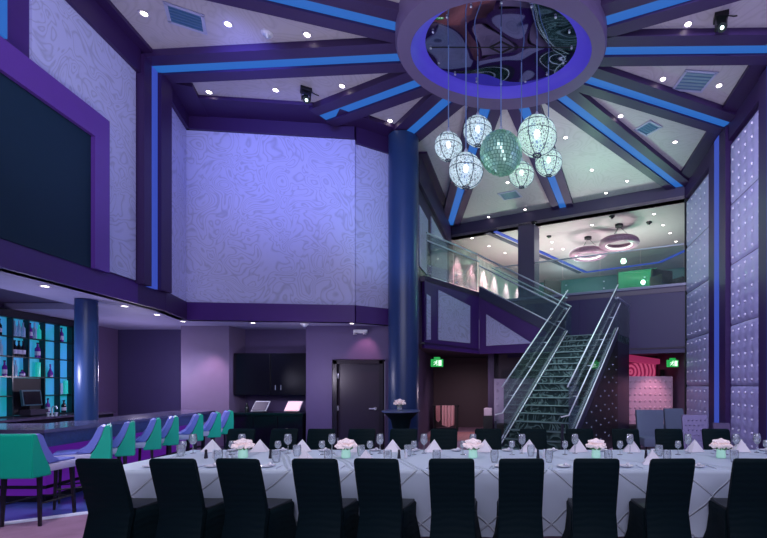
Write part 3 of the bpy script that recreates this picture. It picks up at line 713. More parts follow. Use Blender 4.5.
for Y in cols_[:]: SBB.rect(mb, by(Y)-.012, by(Y)+.012, 1.88 if Y == 8.95 else 1.1, 3.05, .05, DEP)
mb.build('upright', mat('teal_black', (8, 40, 46), 0.3), bb)
mb = MB()
for z in rows_:
    for ya, yb in (((6.6, 8.61), (9.31, 10.0)) if z == 1.5 else ((6.6, 10.0),)): SBB.rect(mb, by(ya), by(yb), z-.012, z+.012, .05, DEP-.01)
SBB.rect(mb, by(9.67), by(10.0), 1.5-.01+.0, 1.51, .05, DEP-.01)
mb.build('shelf', mat('teal_black', (8, 40, 46), 0.3), bb)
mb = MB(); SBB.rect(mb, by(6.6), by(10.45), 3.05, 3.19, .02, DEP+.03); SBB.rect(mb, by(10.0), by(10.45), 1.1, 3.05, .02, DEP+.03); mb.build('surround', M_black, bb)
bc = thing('back_counter', 'black back counter with veined marble edge below the bottle display', 'counter')
mb = MB(); SBB.rect(mb, by(6.6), by(10.5), .001, 1.04, .02, .66); mb.build('cabinet', M_black, bc)
mb = MB(); SBB.rect(mb, by(6.6), by(10.52), 1.043, 1.084, .02, .7); mb.build('marble_top', mat('veined_marble', (70, 62, 84), 0.2, var=.9, scale=7), bc)
# till in its niche
pos = thing('till', 'dark till with tilted screen and printer drawer set among the bottle cubbies', 'till')
mb = MB(); SBB.rect(mb, by(8.635), by(9.285), 1.118, 1.86, .056, .1); mb.build('niche_lining', M_blackm, pos)
c = SBB.P(by(8.98), 1.112, .22)
mb = MB(); SBB.rect(mb, by(8.8), by(9.2), 1.115, 1.22, .104, .3); mb.build('drawer', mat('grey_till', (58, 54, 72), 0.3), pos)
mb = MB(); SBB.slab(mb, [(by(8.72), 1.3), (by(9.14), 1.3), (by(9.1), 1.62), (by(8.68), 1.62)], .2, .24); p = mb.build('monitor', mat('till_bezel', (58, 96, 110), 0.3), pos)
mb = MB(); SBB.slab(mb, [(by(8.75), 1.33), (by(9.11), 1.33), (by(9.07), 1.59), (by(8.71), 1.59)], .238, .248); mb.build('screen', M_black, p)
mb = MB(); SBB.rect(mb, by(8.88), by(8.98), 1.22, 1.36, .16, .22); mb.build('stand', M_blackm, pos)

def bottle(kind, m_, h):
    r = {'tall': .036, 'fat': .045, 'slim': .03, 'vase': .04, 'decanter': .046}[kind]
    if kind == 'vase': prof = [(.001, 0), (r, 0), (r, h), (r*.85, h), (r*.85, .02), (.001, .02)]
    elif kind == 'decanter': prof = [(.001, 0), (r, 0), (r*1.05, h*.3), (r*.45, h*.55), (r*.2, h*.75), (r*.3, h*.8), (r*.3, h), (.001, h)]
    else: prof = [(.001, 0), (r, 0), (r, h*.6), (r*.4, h*.74), (r*.36, h*.92), (r*.45, h*.93), (r*.45, h), (.001, h)]
    mb = MB(); mb.lathe(prof, seg=12); return mb, r
M_b = dict(pale=mat('pale_bottle', (150, 190, 220), 0.15), purple=mat('purple_bottle', (104, 40, 150), 0.15), dark=mat('dark_wine_bottle', (14, 14, 26), 0.15), teal=mat('teal_bottle', (40, 190, 180), 0.15, emit=(30, 190, 170), es=.4), label=mat('paper_label', (190, 190, 215), 0.5))  # teal glass glows by emission, though it is no lamp
BOT = [  # depth along the display, shelf row from the top, kind, colour, height, what it is
 (8.70, 0, 'tall', 'pale', .31, 'pale tall bottle, first of three in the top cubby above the till'), (8.79, 0, 'slim', 'pale', .33, 'pale slim bottle, middle of three in the top cubby above the till'), (8.88, 0, 'tall', 'pale', .30, 'pale tall bottle, third of three in the top cubby above the till'),
 (9.03, 0, 'tall', 'purple', .31, 'purple bottle beside two pale ones in a top cubby'), (9.13, 0, 'tall', 'pale', .33, 'pale bottle between the purple bottle and teal bottle, top row'), (9.23, 0, 'tall', 'teal', .30, 'pale teal bottle at the end of a top cubby'),
 (9.78, 0, 'tall', 'purple', .31, 'purple bottle alone in the top cubby by the column'),
 (8.70, 1, 'tall', 'dark', .31, 'dark labelled bottle, first of three in the second row'), (8.79, 1, 'tall', 'dark', .31, 'dark labelled bottle, middle of three in the second row'), (8.88, 1, 'tall', 'dark', .31, 'dark labelled bottle, third of three in the second row'),
 (9.20, 1, 'fat', 'purple', .31, 'broad purple bottle with a label in the second row'),
 (8.50, 2, 'tall', 'purple', .30, 'purple bottle at the edge of the third row, left of the till'), (8.72, 2, 'slim', 'pale', .32, 'slim pale bottle in the third row above the till'), (8.86, 2, 'fat', 'purple', .13, 'short purple jar in the third row above the till'),
 (9.21, 2, 'vase', 'teal', .30, 'tall teal glass in the third row'), (9.50, 2, 'decanter', 'purple', .28, 'dark wide decanter in the third row'),
 (9.76, 3, 'vase', 'pale', .24, 'pale straight glass on the short shelf by the column'), (9.89, 3, 'vase', 'teal', .30, 'teal straight glass on the short shelf by the column'),
 (9.44, 4, 'tall', 'purple', .32, 'purple tall bottle in the bottom cubby right of the till'), (9.84, 4, 'fat', 'dark', .27, 'dark square-labelled bottle in the bottom corner cubby'),
 (8.40, 0, 'tall', 'dark', .3, 'dark bottle in the top cubby at the frame edge'), (8.42, 1, 'tall', 'pale', .3, 'pale bottle in the second row at the frame edge'),
]
rowz = [2.67, 2.28, 1.88, 1.51, 1.1]
for Y, r_, kind, cm_, h, lab in BOT:
    p = SBB.P(by(Y), rowz[r_]+.0135, .1)
    t = thing('bottle', lab, 'bottle', p, 0, 'bottles in the back-bar cubbies')
    mb, r = bottle(kind, M_b[cm_], h); mb.build('glass', M_b[cm_], t, True)
    if kind in ('tall', 'fat') and cm_ in ('dark', 'purple'):
        mb = MB(); mb.lathe([(r+.002, h*.15), (r+.002, h*.42)], seg=12); mb.build('paper_label', M_b['label'], t, True)
        mb = MB(); mb.lathe([(r*.5, h*.93), (r*.5, h+.004), (.001, h+.004)], seg=10); mb.build('cap', M_b['dark'], t, True)

# ------------------------------------------------------------------ bar stools
def make_stool():
    t = thing('bar_stool', '', 'bar stool')
    mb = MB(); mb.box((0, .09, .69), (.46, .44, .10), bev=.025); mb.build('seat', M_seatedge, t, True)
    mb = MB(); mb.box((0, .12, .755), (.42, .36, .03), bev=.012); mb.build('seat_pad', M_pad, t, True)
    W = .27
    mb = MB(); W = .24
    mb.prism([(-W, y, z) for y, z in [(-.30, .60), (-.05, .60), (-.07, .70), (-.13, .80), (-.19, .95), (-.235, 1.115), (-.26, 1.135), (-.295, 1.12), (-.30, .9)]], (2*W, 0, 0))
    bmesh.ops.bevel(mb.bm, geom=mb.bm.edges[:], offset=.012, segments=2, affect='EDGES')
    mb.build('backrest', M_teal, t)
    mb = MB(); mb.prism([(-W+.01, y, z) for y, z in [(-.08, .745), (.06, .775), (-.02, .82), (-.10, .95), (-.16, 1.10), (-.20, 1.125), (-.232, 1.112), (-.185, .95), (-.12, .80)]], (2*W-.02, 0, 0)); mb.build('back_pad', M_pad, t)
    for sx in (-.2, .2):
        for sy in (-.17, .26):
            mb = MB(); mb.tube([(sx, sy, .64), (sx*1.08, sy*1.08, .003)], .028, 4, .018); mb.build('leg', M_leg, t)
    mb = MB(); 
    for a, b_ in (((-.2, .27), (.2, .27)), ((-.2, -.18), (-.2, .27)), ((.2, -.18), (.2, .27))): mb.tube([(a[0], a[1], .27), (b_[0], b_[1], .27)], .012, 6)
    mb.build('footrest', M_blackm, t)
    return t
stool = make_stool()
stool.location = (-5.80, 5.5, 0); stool.rotation_euler = (0, 0, .06)
stool['label'] = 'teal bar stool with its flat back to the viewer, at the bar corner'; stool['group'] = 'teal bar stools along the bar'
for k, (Y, px) in enumerate([(6.42, 101), (7.0, 126), (7.7, 153), (8.26, 171), (8.9, 196), (9.5, 214), (10.15, 227)]):
    X = xw(px, Y)-.2
    dup(stool, (X, Y-.05, 0), PI/2+.68, 'teal-backed bar stool along the long bar side, %s from the bar corner' % ORD[k])

# ------------------------------------------------------------------ banquet table
TX0, TX1, TY0, TY1, TZ = -4.52, 4.6, 4.94, 6.5, .755
tb = thing('banquet_table', 'long banquet table hidden under the white cloth', 'table', ((TX0+TX1)/2, (TY0+TY1)/2, 0))
mb = MB(); mb.box((0, 0, TZ-.04), (TX1-TX0-.08, TY1-TY0-.08, .03)); mb.build('tabletop', mat('plywood', (150, 120, 90), .6), tb)
for sx in (-1, -.33, .33, 1):
    for sy in (-1, 1):
        mb = MB(); mb.tube([(sx*4.2, sy*.6, 0.002), (sx*4.2, sy*.6, TZ-.056)], .02, 8); mb.build('leg', M_steel, tb)
def cloth():
    bm = bmesh.new()
    def tri(v): v = v % 1.0; return abs(v-.5)*2
    nx, nz, ny = 240, 16, 36
    def disp(u, v, top):
        return .012*(tri(u/.62+v/.62)+tri(u/.62-v/.62))+.01*math.sin(u*3.1)
    def disp_old(u, v, top):       # laundering creases: diagonals crossing every metre or so
        a = max(0, 1-abs(((u*.9+v*1.0) % 1.0)-.5)*16); b = max(0, 1-abs(((u*.9-v*1.0+.3) % 1.0)-.5)*16)
        return a*.022+b*.022+.012*math.sin(u*4.1+1.3*math.sin(v*3))
    grid = []
    H = TZ+.002
    # ring around the table: unrolled perimeter, dropping to the floor
    per = []
    def lerp(a, b, n): return [(a[0]+(b[0]-a[0])*i/n, a[1]+(b[1]-a[1])*i/n) for i in range(n)]
    c = [(TX0, TY0), (TX1, TY0), (TX1, TY1), (TX0, TY1)]
    nr = [(0, -1), (1, 0), (0, 1), (-1, 0)]
    for k, n_ in enumerate((nx, ny, nx, ny)):
        for i, p in enumerate(lerp(c[k], c[(k+1) % 4], n_)):
            a = nr[k]; 
            if i == 0: pv = nr[k-1]; a = ((a[0]+pv[0])*.7, (a[1]+pv[1])*.7)
            per.append((p, a))
    rows = []
    for j in range(nz+1):
        v = j/nz; z = H-v*(H-.02); row = []
        u = 0
        for i, (p, a) in enumerate(per):
            u = i*.037
            o = .002+v*.02+disp(u, v*.75, False)*min(1, v*4+.1)+.018*v*math.sin(u*6)
            row.append(bm.verts.new((p[0]+a[0]*o, p[1]+a[1]*o, z if j else H)))
        rows.append(row)
    n_ = len(per)
    for j in range(nz):
        for i in range(n_): bm.faces.new((rows[j][i], rows[j][(i+1) % n_], rows[j+1][(i+1) % n_], rows[j+1][i]))
    bm.faces.new(rows[0])
    bmesh.ops.recalc_face_normals(bm, faces=bm.faces)
    me = bpy.data.meshes.new('tablecloth'); bm.to_mesh(me); bm.free()
    for p in me.polygons: p.use_smooth = len(p.vertices) == 4
    lm = mat('pale_linen', (200, 215, 230), .75, var=.05, scale=3)
    nt = lm.node_tree; N = nt.nodes; L = nt.links; b = N['Principled BSDF']
    tc = N.new('ShaderNodeTexCoord'); sx = N.new('ShaderNodeSeparateXYZ'); L.new(tc.outputs['Object'], sx.inputs[0])
    def M(op, a, c, cl=False):
        n = N.new('ShaderNodeMath'); n.operation = op; n.use_clamp = cl
        for i_, q in enumerate((a, c)):
            if isinstance(q, (int, float)): n.inputs[i_].default_value = q
            else: L.new(q, n.inputs[i_])
        return n.outputs[0]
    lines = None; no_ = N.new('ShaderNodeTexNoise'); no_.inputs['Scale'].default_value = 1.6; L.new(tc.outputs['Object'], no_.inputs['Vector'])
    for sg, ph in ((1, .0), (-1, .37)):       # pressed diagonal folds on the drop, caught light painted as pale lines
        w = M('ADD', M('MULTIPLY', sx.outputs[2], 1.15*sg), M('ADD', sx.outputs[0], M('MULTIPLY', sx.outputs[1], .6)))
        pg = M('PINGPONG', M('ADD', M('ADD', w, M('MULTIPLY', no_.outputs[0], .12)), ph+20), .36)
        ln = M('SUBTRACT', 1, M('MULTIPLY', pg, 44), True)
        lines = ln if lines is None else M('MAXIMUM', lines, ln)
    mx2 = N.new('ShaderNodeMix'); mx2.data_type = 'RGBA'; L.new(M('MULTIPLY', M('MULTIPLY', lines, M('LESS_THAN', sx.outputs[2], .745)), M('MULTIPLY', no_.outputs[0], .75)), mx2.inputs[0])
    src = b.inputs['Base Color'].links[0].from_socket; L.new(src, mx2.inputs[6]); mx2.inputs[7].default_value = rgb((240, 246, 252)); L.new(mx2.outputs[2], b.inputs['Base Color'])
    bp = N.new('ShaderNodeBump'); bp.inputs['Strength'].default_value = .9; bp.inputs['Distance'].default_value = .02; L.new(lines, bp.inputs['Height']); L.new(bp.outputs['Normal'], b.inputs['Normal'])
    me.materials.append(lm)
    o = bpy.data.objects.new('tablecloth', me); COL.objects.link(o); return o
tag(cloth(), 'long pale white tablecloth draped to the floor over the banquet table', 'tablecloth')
ZT = TZ+.004

# chairs
def make_chair():
    t = thing('banquet_chair', '', 'chair')
    # back: lofted slab raked backwards, cover falls to the floor behind
    def ring(z, y, w, th):
        r_ = .02; hw = w/2
        return [Vector((-hw, y-th/2+.01, z)), Vector((-hw+.02, y-th/2, z)), Vector((hw-.02, y-th/2, z)), Vector((hw, y-th/2+.01, z)), Vector((hw, y+th/2-.01, z)), Vector((hw-.02, y+th/2, z)), Vector((-hw+.02, y+th/2, z)), Vector((-hw, y+th/2-.01, z))]
    prof = [(.005, -.10, .47, .06), (.25, -.045, .44, .06), (.44, .0, .43, .07), (.6, -.035, .435, .065), (.8, -.09, .44, .06), (.95, -.13, .44, .055), (.985, -.137, .43, .05), (1.0, -.14, .40, .03)]
    mb = MB(); mb.rings([ring(*p) for p in prof]); mb.build('backrest', M_spandex, t, True)
    mb = MB()
    def sq(z, g, y0, y1): return [Vector((-.22-g, y0, z)), Vector((.22+g, y0, z)), Vector((.22+g, y1+g*.4, z)), Vector((-.22-g, y1+g*.4, z))]
    rows = [sq(.45, -.01, .05, .44), sq(.43, .0, .045, .45), sq(.3, .0, .03, .45), sq(.12, .02, .0, .455), sq(.004, .05, -.04, .46)]
    rr = []
    for k, r in enumerate(rows):      # subdivide the skirt so it carries stretch folds
        pts = []
        for i in range(4):
            a, b_ = r[i], r[(i+1) % 4]
            for s in range(6):
                q = a.lerp(b_, s/6); f = .008*math.sin(s*2.2+k*1.9+i) if 1 < k else 0
                pts.append(q+Vector((f, f, 0)))
        rr.append(pts)
    mb.rings(rr); mb.build('skirt', M_spandex, t, True)
    mb = MB(); mb.box((0, .245, .46), (.42, .38, .035), bev=.015); mb.build('seat', M_seatblk, t, True)
    return t
chair = make_chair()
near = [98.5, 172.5, 239, 315, 377.5, 451.5, 521, 597, 672, 758]
YN = 4.38
rots = [.02, .05, -.06, .02, -.05, .06, .1, .03, .12, .0]
for k, px in enumerate(near):
    X = xw(px, YN-.14); lab = 'black stretch-covered banquet chair on the near table side, %s from the bar end' % ORD[k]
    if k == 0: o = chair; o.location = (X, YN, 0)
    else: o = dup(chair, (X, YN, 0))
    o.rotation_euler = (0, 0, rots[k]-.06); o['label'] = lab; o['group'] = 'chairs along the near table side'
far = [242, 285, 322, 362, 404, 444, 488, 533, 579, 625, 668, 715]
YF = 7.07
for k, px in enumerate(far):
    X = xw(px, YF+.14); dup(chair, (X, YF, 0), PI+random.uniform(-.04, .04), 'black stretch-covered banquet chair on the far table side, %s from the bar end' % ORD[k], 'chairs along the far table side')

# tableware
def make_glass(h, r, name):
    t = thing(name, '', 'glass')
    mb = MB(); mb.lathe([(.001, 0.002), (.036, 0.002), (.036, .006), (.006, .014), (.005, h*.45)], seg=14); mb.build('stem', M_stem, t, True)
    mb = MB(); mb.lathe([(.005, h*.45), (r*.6, h*.5), (r, h*.66), (r*.95, h*.82), (r*.78, h), (r*.74, h), (r*.9, h*.82), (r*.94, h*.66), (r*.5, h*.51), (.001, h*.47)], seg=16); mb.build('bowl', M_stem, t, True)
    return t
def make_tumbler():
    t = thing('water_tumbler', '', 'glass')
    mb = MB(); mb.lathe([(.001, .002), (.036, .002), (.05, .06), (.052, .11), (.048, .15), (.044, .15), (.048, .11), (.046, .06), (.033, .012), (.001, .012)], seg=16); mb.build('bowl', M_stem, t, True); return t
def make_napkin():
    t = thing('folded_napkin', '', 'napkin')
    mb = MB()
    a, b_, c, d = Vector((-.13, -.05, 0)), Vector((.13, -.05, 0)), Vector((.11, .09, 0)), Vector((-.11, .09, 0)); ap = Vector((-.01, .0, .175)); fr = Vector((0, -.09, 0)); mid = Vector((-.005, -.03, .08))
    for f in ((a, fr, mid), (fr, b_, mid), (a, mid, ap), (mid, b_, ap), (b_, c, ap), (d, a, ap), (c, d, ap)): mb.poly([Vector((v.x, v.y, v.z+.003)) for v in f])
    mb.poly([Vector((v.x, v.y, .003)) for v in (a, d, c, b_, fr)])
    bmesh.ops.remove_doubles(mb.bm, verts=mb.bm.verts, dist=1e-5)
    o = mb.build('linen', M_napkin, t); return t
def make_plate(r=.085):
    t = thing('bread_plate', '', 'plate')
    mb = MB(); mb.lathe([(.001, .002), (r*.6, .002), (r, .016), (r, .02), (r*.62, .008), (.001, .007)], seg=24); mb.build('dish', M_china, t, True)
    mb = MB(); mb.ball((.02, .01, .03), .025, 2, (1, 1, .8)); mb.build('butter_ball', M_china, t, True); return t
def make_cut(kind):
    t = thing('table_'+kind, '', kind)
    mb = MB()
    if kind == 'knife': mb.box((0, -.05, .006), (.014, .1, .008), bev=.003); nm = 'handle'
    else: mb.box((0, -.05, .006), (.012, .1, .007), bev=.003); nm = 'handle'
    mb.build(nm, M_steel, t)
    mb = MB()
    if kind == 'knife': mb.prism([(-.008, 0, .004), (.01, 0, .004), (.01, .08, .004), (0, .115, .004), (-.008, .1, .004)], (0, 0, .003)); mb.build('blade', M_steel, t)
    else:
        mb.box((0, .025, .006), (.022, .05, .004))
        for k in range(4): mb.box((-.009+k*.006, .07, .006), (.0032, .045, .004))
        mb.build('tines', M_steel, t)
    return t
def make_shaker(dark):
    t = thing('pepper_shaker' if dark else 'salt_shaker', '', 'shaker')
    mb = MB(); mb.lathe([(.001, .002), (.024, .002), (.018, .05), (.014, .085), (.001, .085)], seg=12); mb.build('body', M_pepper if dark else M_china, t, True)
    mb = MB(); mb.lathe([(.015, .085), (.017, .1), (.01, .115), (.001, .118)], seg=12); mb.build('cap', M_pepper if dark else M_steel, t, True); return t
used = set()
def put(proto, loc, rz, label, group):
    if proto.name not in used: used.add(proto.name); o = proto; o.location = loc; o.rotation_euler = (0, 0, rz)
    else: o = dup(proto, loc, rz)
    o['label'] = label; o['group'] = group; return o
big = make_glass(.27, .052, 'wine_glass'); small = make_glass(.19, .043, 'water_glass'); tum = make_tumbler(); nap = make_napkin(); plate = make_plate(); fork = make_cut('fork'); knife = make_cut('knife'); pep = make_shaker(True); salt = make_shaker(False)
settings = [193, 242, 288, 332, 380, 424, 473, 522, 575, 630, 688, 736]
naps = [209, 257, 300, 351, 391, 433, 484, 529, 579, 633, 696, 743]
tums = {0: 181, 2: 297, 3: 361, 5: 408, 7: 531, 9: 659}
for k, px in enumerate(settings):
    pl = 'the far-side place setting %s from the bar end' % ORD[k]
    Yb = 6.14
    put(big, (xw(px, Yb), Yb, ZT), 0, 'tall wine glass at '+pl, 'tall wine glasses')
    put(small, (xw(px-10, 6.02), 6.02, ZT), 0, 'smaller stemmed glass at '+pl, 'small stemmed glasses')
    Yn = 6.26
    put(nap, (xw(naps[k], Yn)+.0, Yn+.06, ZT), PI+random.uniform(-.35, .35), 'white tent-folded napkin at '+pl, 'folded napkins on the far side')
    put(plate, (xw(naps[k]+22, 6.36)+.02, 6.38, ZT), 0, 'small white bread plate at '+pl, 'bread plates on the far side')
    put(fork, (xw(naps[k]-9, 6.37), 6.40, ZT), PI, 'steel fork at '+pl, 'forks')
    put(knife, (xw(naps[k]+8, 6.34)+.02, 6.06, ZT), PI+.1, 'steel knife at '+pl, 'knives')
    if k in tums: put(tum, (xw(tums[k], 5.9), 5.9, ZT), 0, 'rounded tumbler at '+pl, 'round tumblers')
put(big, (xw(757, 6.2), 6.2, ZT), 0, 'tall wine glass on the far side nearest the studded wall', 'tall wine glasses')
put(small, (xw(766, 6.1), 6.1, ZT), 0, 'smaller stemmed glass on the far side nearest the studded wall', 'small stemmed glasses')
for k, px in enumerate(near):
    pl = 'the near-side setting %s from the bar end' % ORD[k]
    X = xw(px, YN-.14)+.06
    if k in (2, 3, 8): put(nap, (X+.12, 5.28, ZT), random.uniform(-.3, .3), 'white tent-folded napkin at '+pl, 'folded napkins on the near side')
    put(plate, (X-.25, 5.12, ZT), 0, 'white bread plate with butter at '+pl, 'bread plates on the near side')
    put(fork, (X-.1, 5.10, ZT), .1, 'steel fork at '+pl, 'forks')
    put(knife, (X+.30, 5.10, ZT), -.15, 'steel knife at '+pl, 'knives')
    put(knife, (X+.34, 5.11, ZT), -.1, 'steel outer knife at '+pl, 'knives')
    put(tum, (X+.34, 5.42, ZT), 0, 'rounded tumbler at '+pl, 'round tumblers')
for k, px in enumerate((206, 270.5, 399, 538, 646)):
    Yp = 5.72
    put(pep, (xw(px, Yp), Yp, ZT), 0, 'dark pepper shaker on the table, %s from the bar end' % ORD[k], 'pepper shakers')
    put(salt, (xw(px+5, Yp)+.02, Yp+.03, ZT), 0, 'white salt shaker on the table, %s from the bar end' % ORD[k], 'salt shakers')
# flower centrepieces
def make_flowers():
    t = thing('rose_centrepiece', '', 'flowers')
    mb = MB(); mb.lathe([(.001, .002), (.055, .002), (.06, .02), (.052, .11), (.046, .11), (.05, .02), (.001, .014)], seg=16); mb.build('vase', M_vase, t, True)
    mb = MB()
    for k in range(7):
        a = k*.9; mb.tube([(0, 0, .05), (.05*math.cos(a), .05*math.sin(a), .15)], .005, 5)
        mb.prism([(.03*math.cos(a), .03*math.sin(a), .09), (.09*math.cos(a+.2), .09*math.sin(a+.2), .12), (.1*math.cos(a-.1), .1*math.sin(a-.1), .15)], (0, 0, .004))
    mb.build('stem', M_leaf, t)
    first = None
    spots = [(0, 0, .235, .05)]+[(.055*math.cos(k*2*PI/6), .055*math.sin(k*2*PI/6), .212, .05) for k in range(6)]+[(.088*math.cos(k*2*PI/8+.3), .088*math.sin(k*2*PI/8+.3), .165, .047) for k in range(8)]
    for x, y, z, r in spots:
        if first is None:
            mb = MB()
            for lay in range(4):
                rr = .01+lay*.011
                for p in range(5):
                    a = p*2*PI/5+lay*.6; c = Vector((rr*math.cos(a), rr*math.sin(a), -.004*lay))
                    q = bmesh.ops.create_icosphere(mb.bm, subdivisions=1, radius=.019)
                    for v in q['verts']: v.co = Vector((v.co.x, v.co.y, v.co.z*(1.2-.1*lay)))+c
            first = mb.build('rose', M_petal, t, True); first.location = (x, y, z)
        else:
            o = first.copy(); COL.objects.link(o); o.parent = t; o.location = (x, y, z); o.scale = (r/.05,)*3; o.rotation_euler = (y*6, -x*6, x*20)
    return t
fl = make_flowers()
for k, px in enumerate((243, 346, 473, 596, 721)):
    Yp = 5.78
    put(fl, (xw(px, Yp), Yp, ZT), k*.8, 'pale pink roses in a glowing green vase, %s centrepiece from the bar end' % ORD[k], 'rose centrepieces on the banquet table')

# cocktail table by the column
t = thing('cocktail_table', 'tall round cocktail table in a black stretch cover before the blue column', 'table', (xw(401, 9.75), 9.75, 0))
mb = MB(); mb.lathe([(.36, .003), (.33, .06), (.2, .5), (.17, .7), (.22, .95), (.36, 1.1), (.405, 1.125)], seg=28); mb.build('stretch_cover', M_spandex, t, True)
mb = MB(); mb.lathe([(.001, 1.125), (.41, 1.125), (.415, 1.14), (.41, 1.16), (.001, 1.16)], seg=32); mb.build('tabletop', mat('blue_lit_top', (92, 108, 150), 0.4), t, True)
fl2 = dup(fl, (xw(400, 9.75), 9.72, 1.162), 0, 'small bunch of white-pink roses in a clear vase on the cocktail table'); del fl2['group']
for ch in fl2.children:
    if ch.name.startswith('vase'): ch.data = ch.data.copy(); ch.data.materials[0] = M_stem

# ------------------------------------------------------------------ lounge seats on the right
def lounge_chair(label, px, Y, w, zt, m_, tuft=False, rz=0.0, arms=True, name='lounge_chair'):
    t = thing(name, label, 'chair', (xw(px, Y), Y, 0), rz)
    mb = MB(); mb.box((0, .0, .27), (w, .62, .22), bev=.03); mb.build('seat', m_, t, True)
    mb = MB(); hw = w/2
    mb.rings([[Vector((x*f, y+o, z)) for x, y in ((-hw, .22), (hw, .22), (hw, .34), (-hw, .34))] for z, f, o in ((.2, .96, 0), (.5, .98, .02), (zt-.06, 1.03, .09), (zt, 1.0, .1))])
    if tuft:
        for a in range(5):
            for b_ in range(4):
                mb.ball(((a-2)*w*.17+(.04 if b_ % 2 else -.02), .225+.03*b_*.6, .5+b_*.12), .022, 1)
    bk = mb.build('backrest', m_, t)
    if arms:
        for sx in (-1, 1): mb = MB(); mb.box((sx*(hw+.035), .03, .38), (.07, .6, .45), bev=.02); mb.build('arm', m_, t, True)
    for sx in (-1, 1):
        for sy in (-.24, .26): mb = MB(); mb.tube([(sx*(hw-.07), sy, .17), (sx*(hw-.07), sy, .003)], .022, 6); mb.build('leg', M_leg, t)
    return t
M_sofa = mat('slate_fabric', (92, 104, 126), 0.8)
lounge_chair('slate grey square-backed lounge chair before the pink tufted screen', 654, 11.4, .70, 1.06, M_sofa, arms=False)
lounge_chair('slate grey lounge chair standing between its twin and the tufted armchair', 678.5, 12.15, .52, 1.06, M_sofa, arms=False)
lounge_chair('lilac diamond-tufted armchair against the studded right wall', 697, 10.6, .56, .98, mat('lilac_armchair', (128, 120, 160), 0.5), True, -.25)
lounge_chair('low purple-grey block chair by the wall pilaster', 726, 9.5, .34, .87, mat('purple_chair', (84, 72, 108), 0.6), False, -.2, False)

# ------------------------------------------------------------------ pendant cluster
M_wire = mat('silver_wire', (190, 210, 215), 0.3, .6, emit=(190, 215, 215), es=.3)  # emission added for brightness; the wire itself is no lamp
def pendant(label, px, py, rpx, Y, m_):
    c = PY(px, py, Y); r = rpx/F*Y
    t = thing('globe_pendant', label, 'pendant lamp', c, 0, 'glass globe pendants under the ring'); cord(t, 7.655-c.z, r)
    mb = MB(); mb.ball((0, 0, 0), r, 4); mb.build('crystal_shade', m_, t, True)
    mb = MB(); q = bmesh.ops.create_icosphere(mb.bm, subdivisions=3, radius=r*1.005)
    bmesh.ops.wireframe(mb.bm, faces=mb.bm.faces[:], thickness=.006, use_replace=True); mb.build('wire_lattice', M_wire, t)
    mb = MB()
    for k in range(3):
        a = k*PI/3; ring_ = [(r*1.012*math.cos(b)*math.cos(a), r*1.012*math.cos(b)*math.sin(a), r*1.012*math.sin(b)) for b in [j*2*PI/32 for j in range(33)]]; mb.tube(ring_, .007, 5)
    mb.torus((0, 0, .0), r*1.01, .006, 32, 5); mb.torus((0, 0, r*.5), r*.875, .006, 32, 5); mb.build('hoop', mat('dark_wire', (70, 90, 110), .3, .5), t)
    mb = MB(); mb.ball((0, 0, .04), r*.17, 2, (1, 1, 1.5)); mb.build('bulb', mat('pendant_bulb', (255, 240, 240), .4, emit=(255, 238, 240), es=3), t, True)
    mb = MB(); mb.torus((0, 0, -r*.97), r*.2, r*.05, 16, 6); mb.build('bottom_ring', mat('chrome_dark', (120, 130, 150), .2, 1), t, True)
def cord(t, h, r):
    mb = MB(); mb.tube([(0, 0, r*.98), (0, 0, h)], .010, 6); mb.build('cord', mat('blue_steel_cord', (120, 150, 200), .4, .3), t)
    mb = MB(); mb.lathe([(.03, r*.95), (.03, r+.06), (.012, r+.1)], seg=10, cap=True); mb.build('cap', M_steel, t)
Cb = crystal('crystal_blue', (214, 234, 240), .6); Cg = crystal('crystal_green', (206, 238, 222), .66)
pendant('leftmost blue-white crystal globe of the pendant cluster', 448.5, 147, 13.6, 7.7, Cb)
pendant('blue-white crystal globe hung up and left of the mirror ball', 477.8, 131.5, 14.2, 7.95, Cb)
pendant('blue-white crystal globe hung low to the left of the mirror ball', 466, 171, 16.8, 7.2, Cb)
pendant('largest greenish crystal globe, up and right of the mirror ball', 537, 136.5, 19.3, 7.55, Cg)
pendant('small greenish crystal globe, lowest of the cluster', 521.5, 175, 12.4, 8.1, Cg)
pendant('crystal globe at the right end of the cluster, below the largest one', 548.5, 162.5, 13.3, 8.15, Cg)
c = PY(501, 153.5, 7.3); r = 21/F*7.3
t = thing('mirror_ball', 'large greenish mirror ball at the centre of the pendant cluster', 'mirror ball', c); cord(t, 7.655-c.z, r)
mb = MB(); mb.ball((0, 0, 0), r*.975, 4); mb.build('ball_core', mat('ball_core', (60, 110, 95), .4), t, True)
mb = MB(); rg = random.Random(3); nr_ = 20
for a in range(nr_):
    th0, th1 = -PI/2+PI*a/nr_, -PI/2+PI*(a+1)/nr_; tm = (th0+th1)/2; nn_ = max(4, int(2*nr_*math.cos(tm)))
    for b_ in range(nn_):
        f0, f1 = 2*PI*b_/nn_+.02, 2*PI*(b_+1)/nn_-.02
        jit = Vector((rg.uniform(-1, 1), rg.uniform(-1, 1), rg.uniform(-1, 1)))*.18
        cm_ = Vector((math.cos(tm)*math.cos((f0+f1)/2), math.cos(tm)*math.sin((f0+f1)/2), math.sin(tm)))
        pts = []
        for th, f in ((th0+.012, f0), (th0+.012, f1), (th1-.012, f1), (th1-.012, f0)):
            v = Vector((math.cos(th)*math.cos(f), math.cos(th)*math.sin(f), math.sin(th))); pts.append(v*r+cm_*((v-cm_).dot(jit)*r))
        mb.poly(pts)
mb.build('mirror_tiles', mat('mirror_tile', (190, 240, 214), .2, .65, emit=(100, 180, 146), es=.3, var=.3, scale=14), t)  # mint light the tiles would reflect is put in as tint and emission

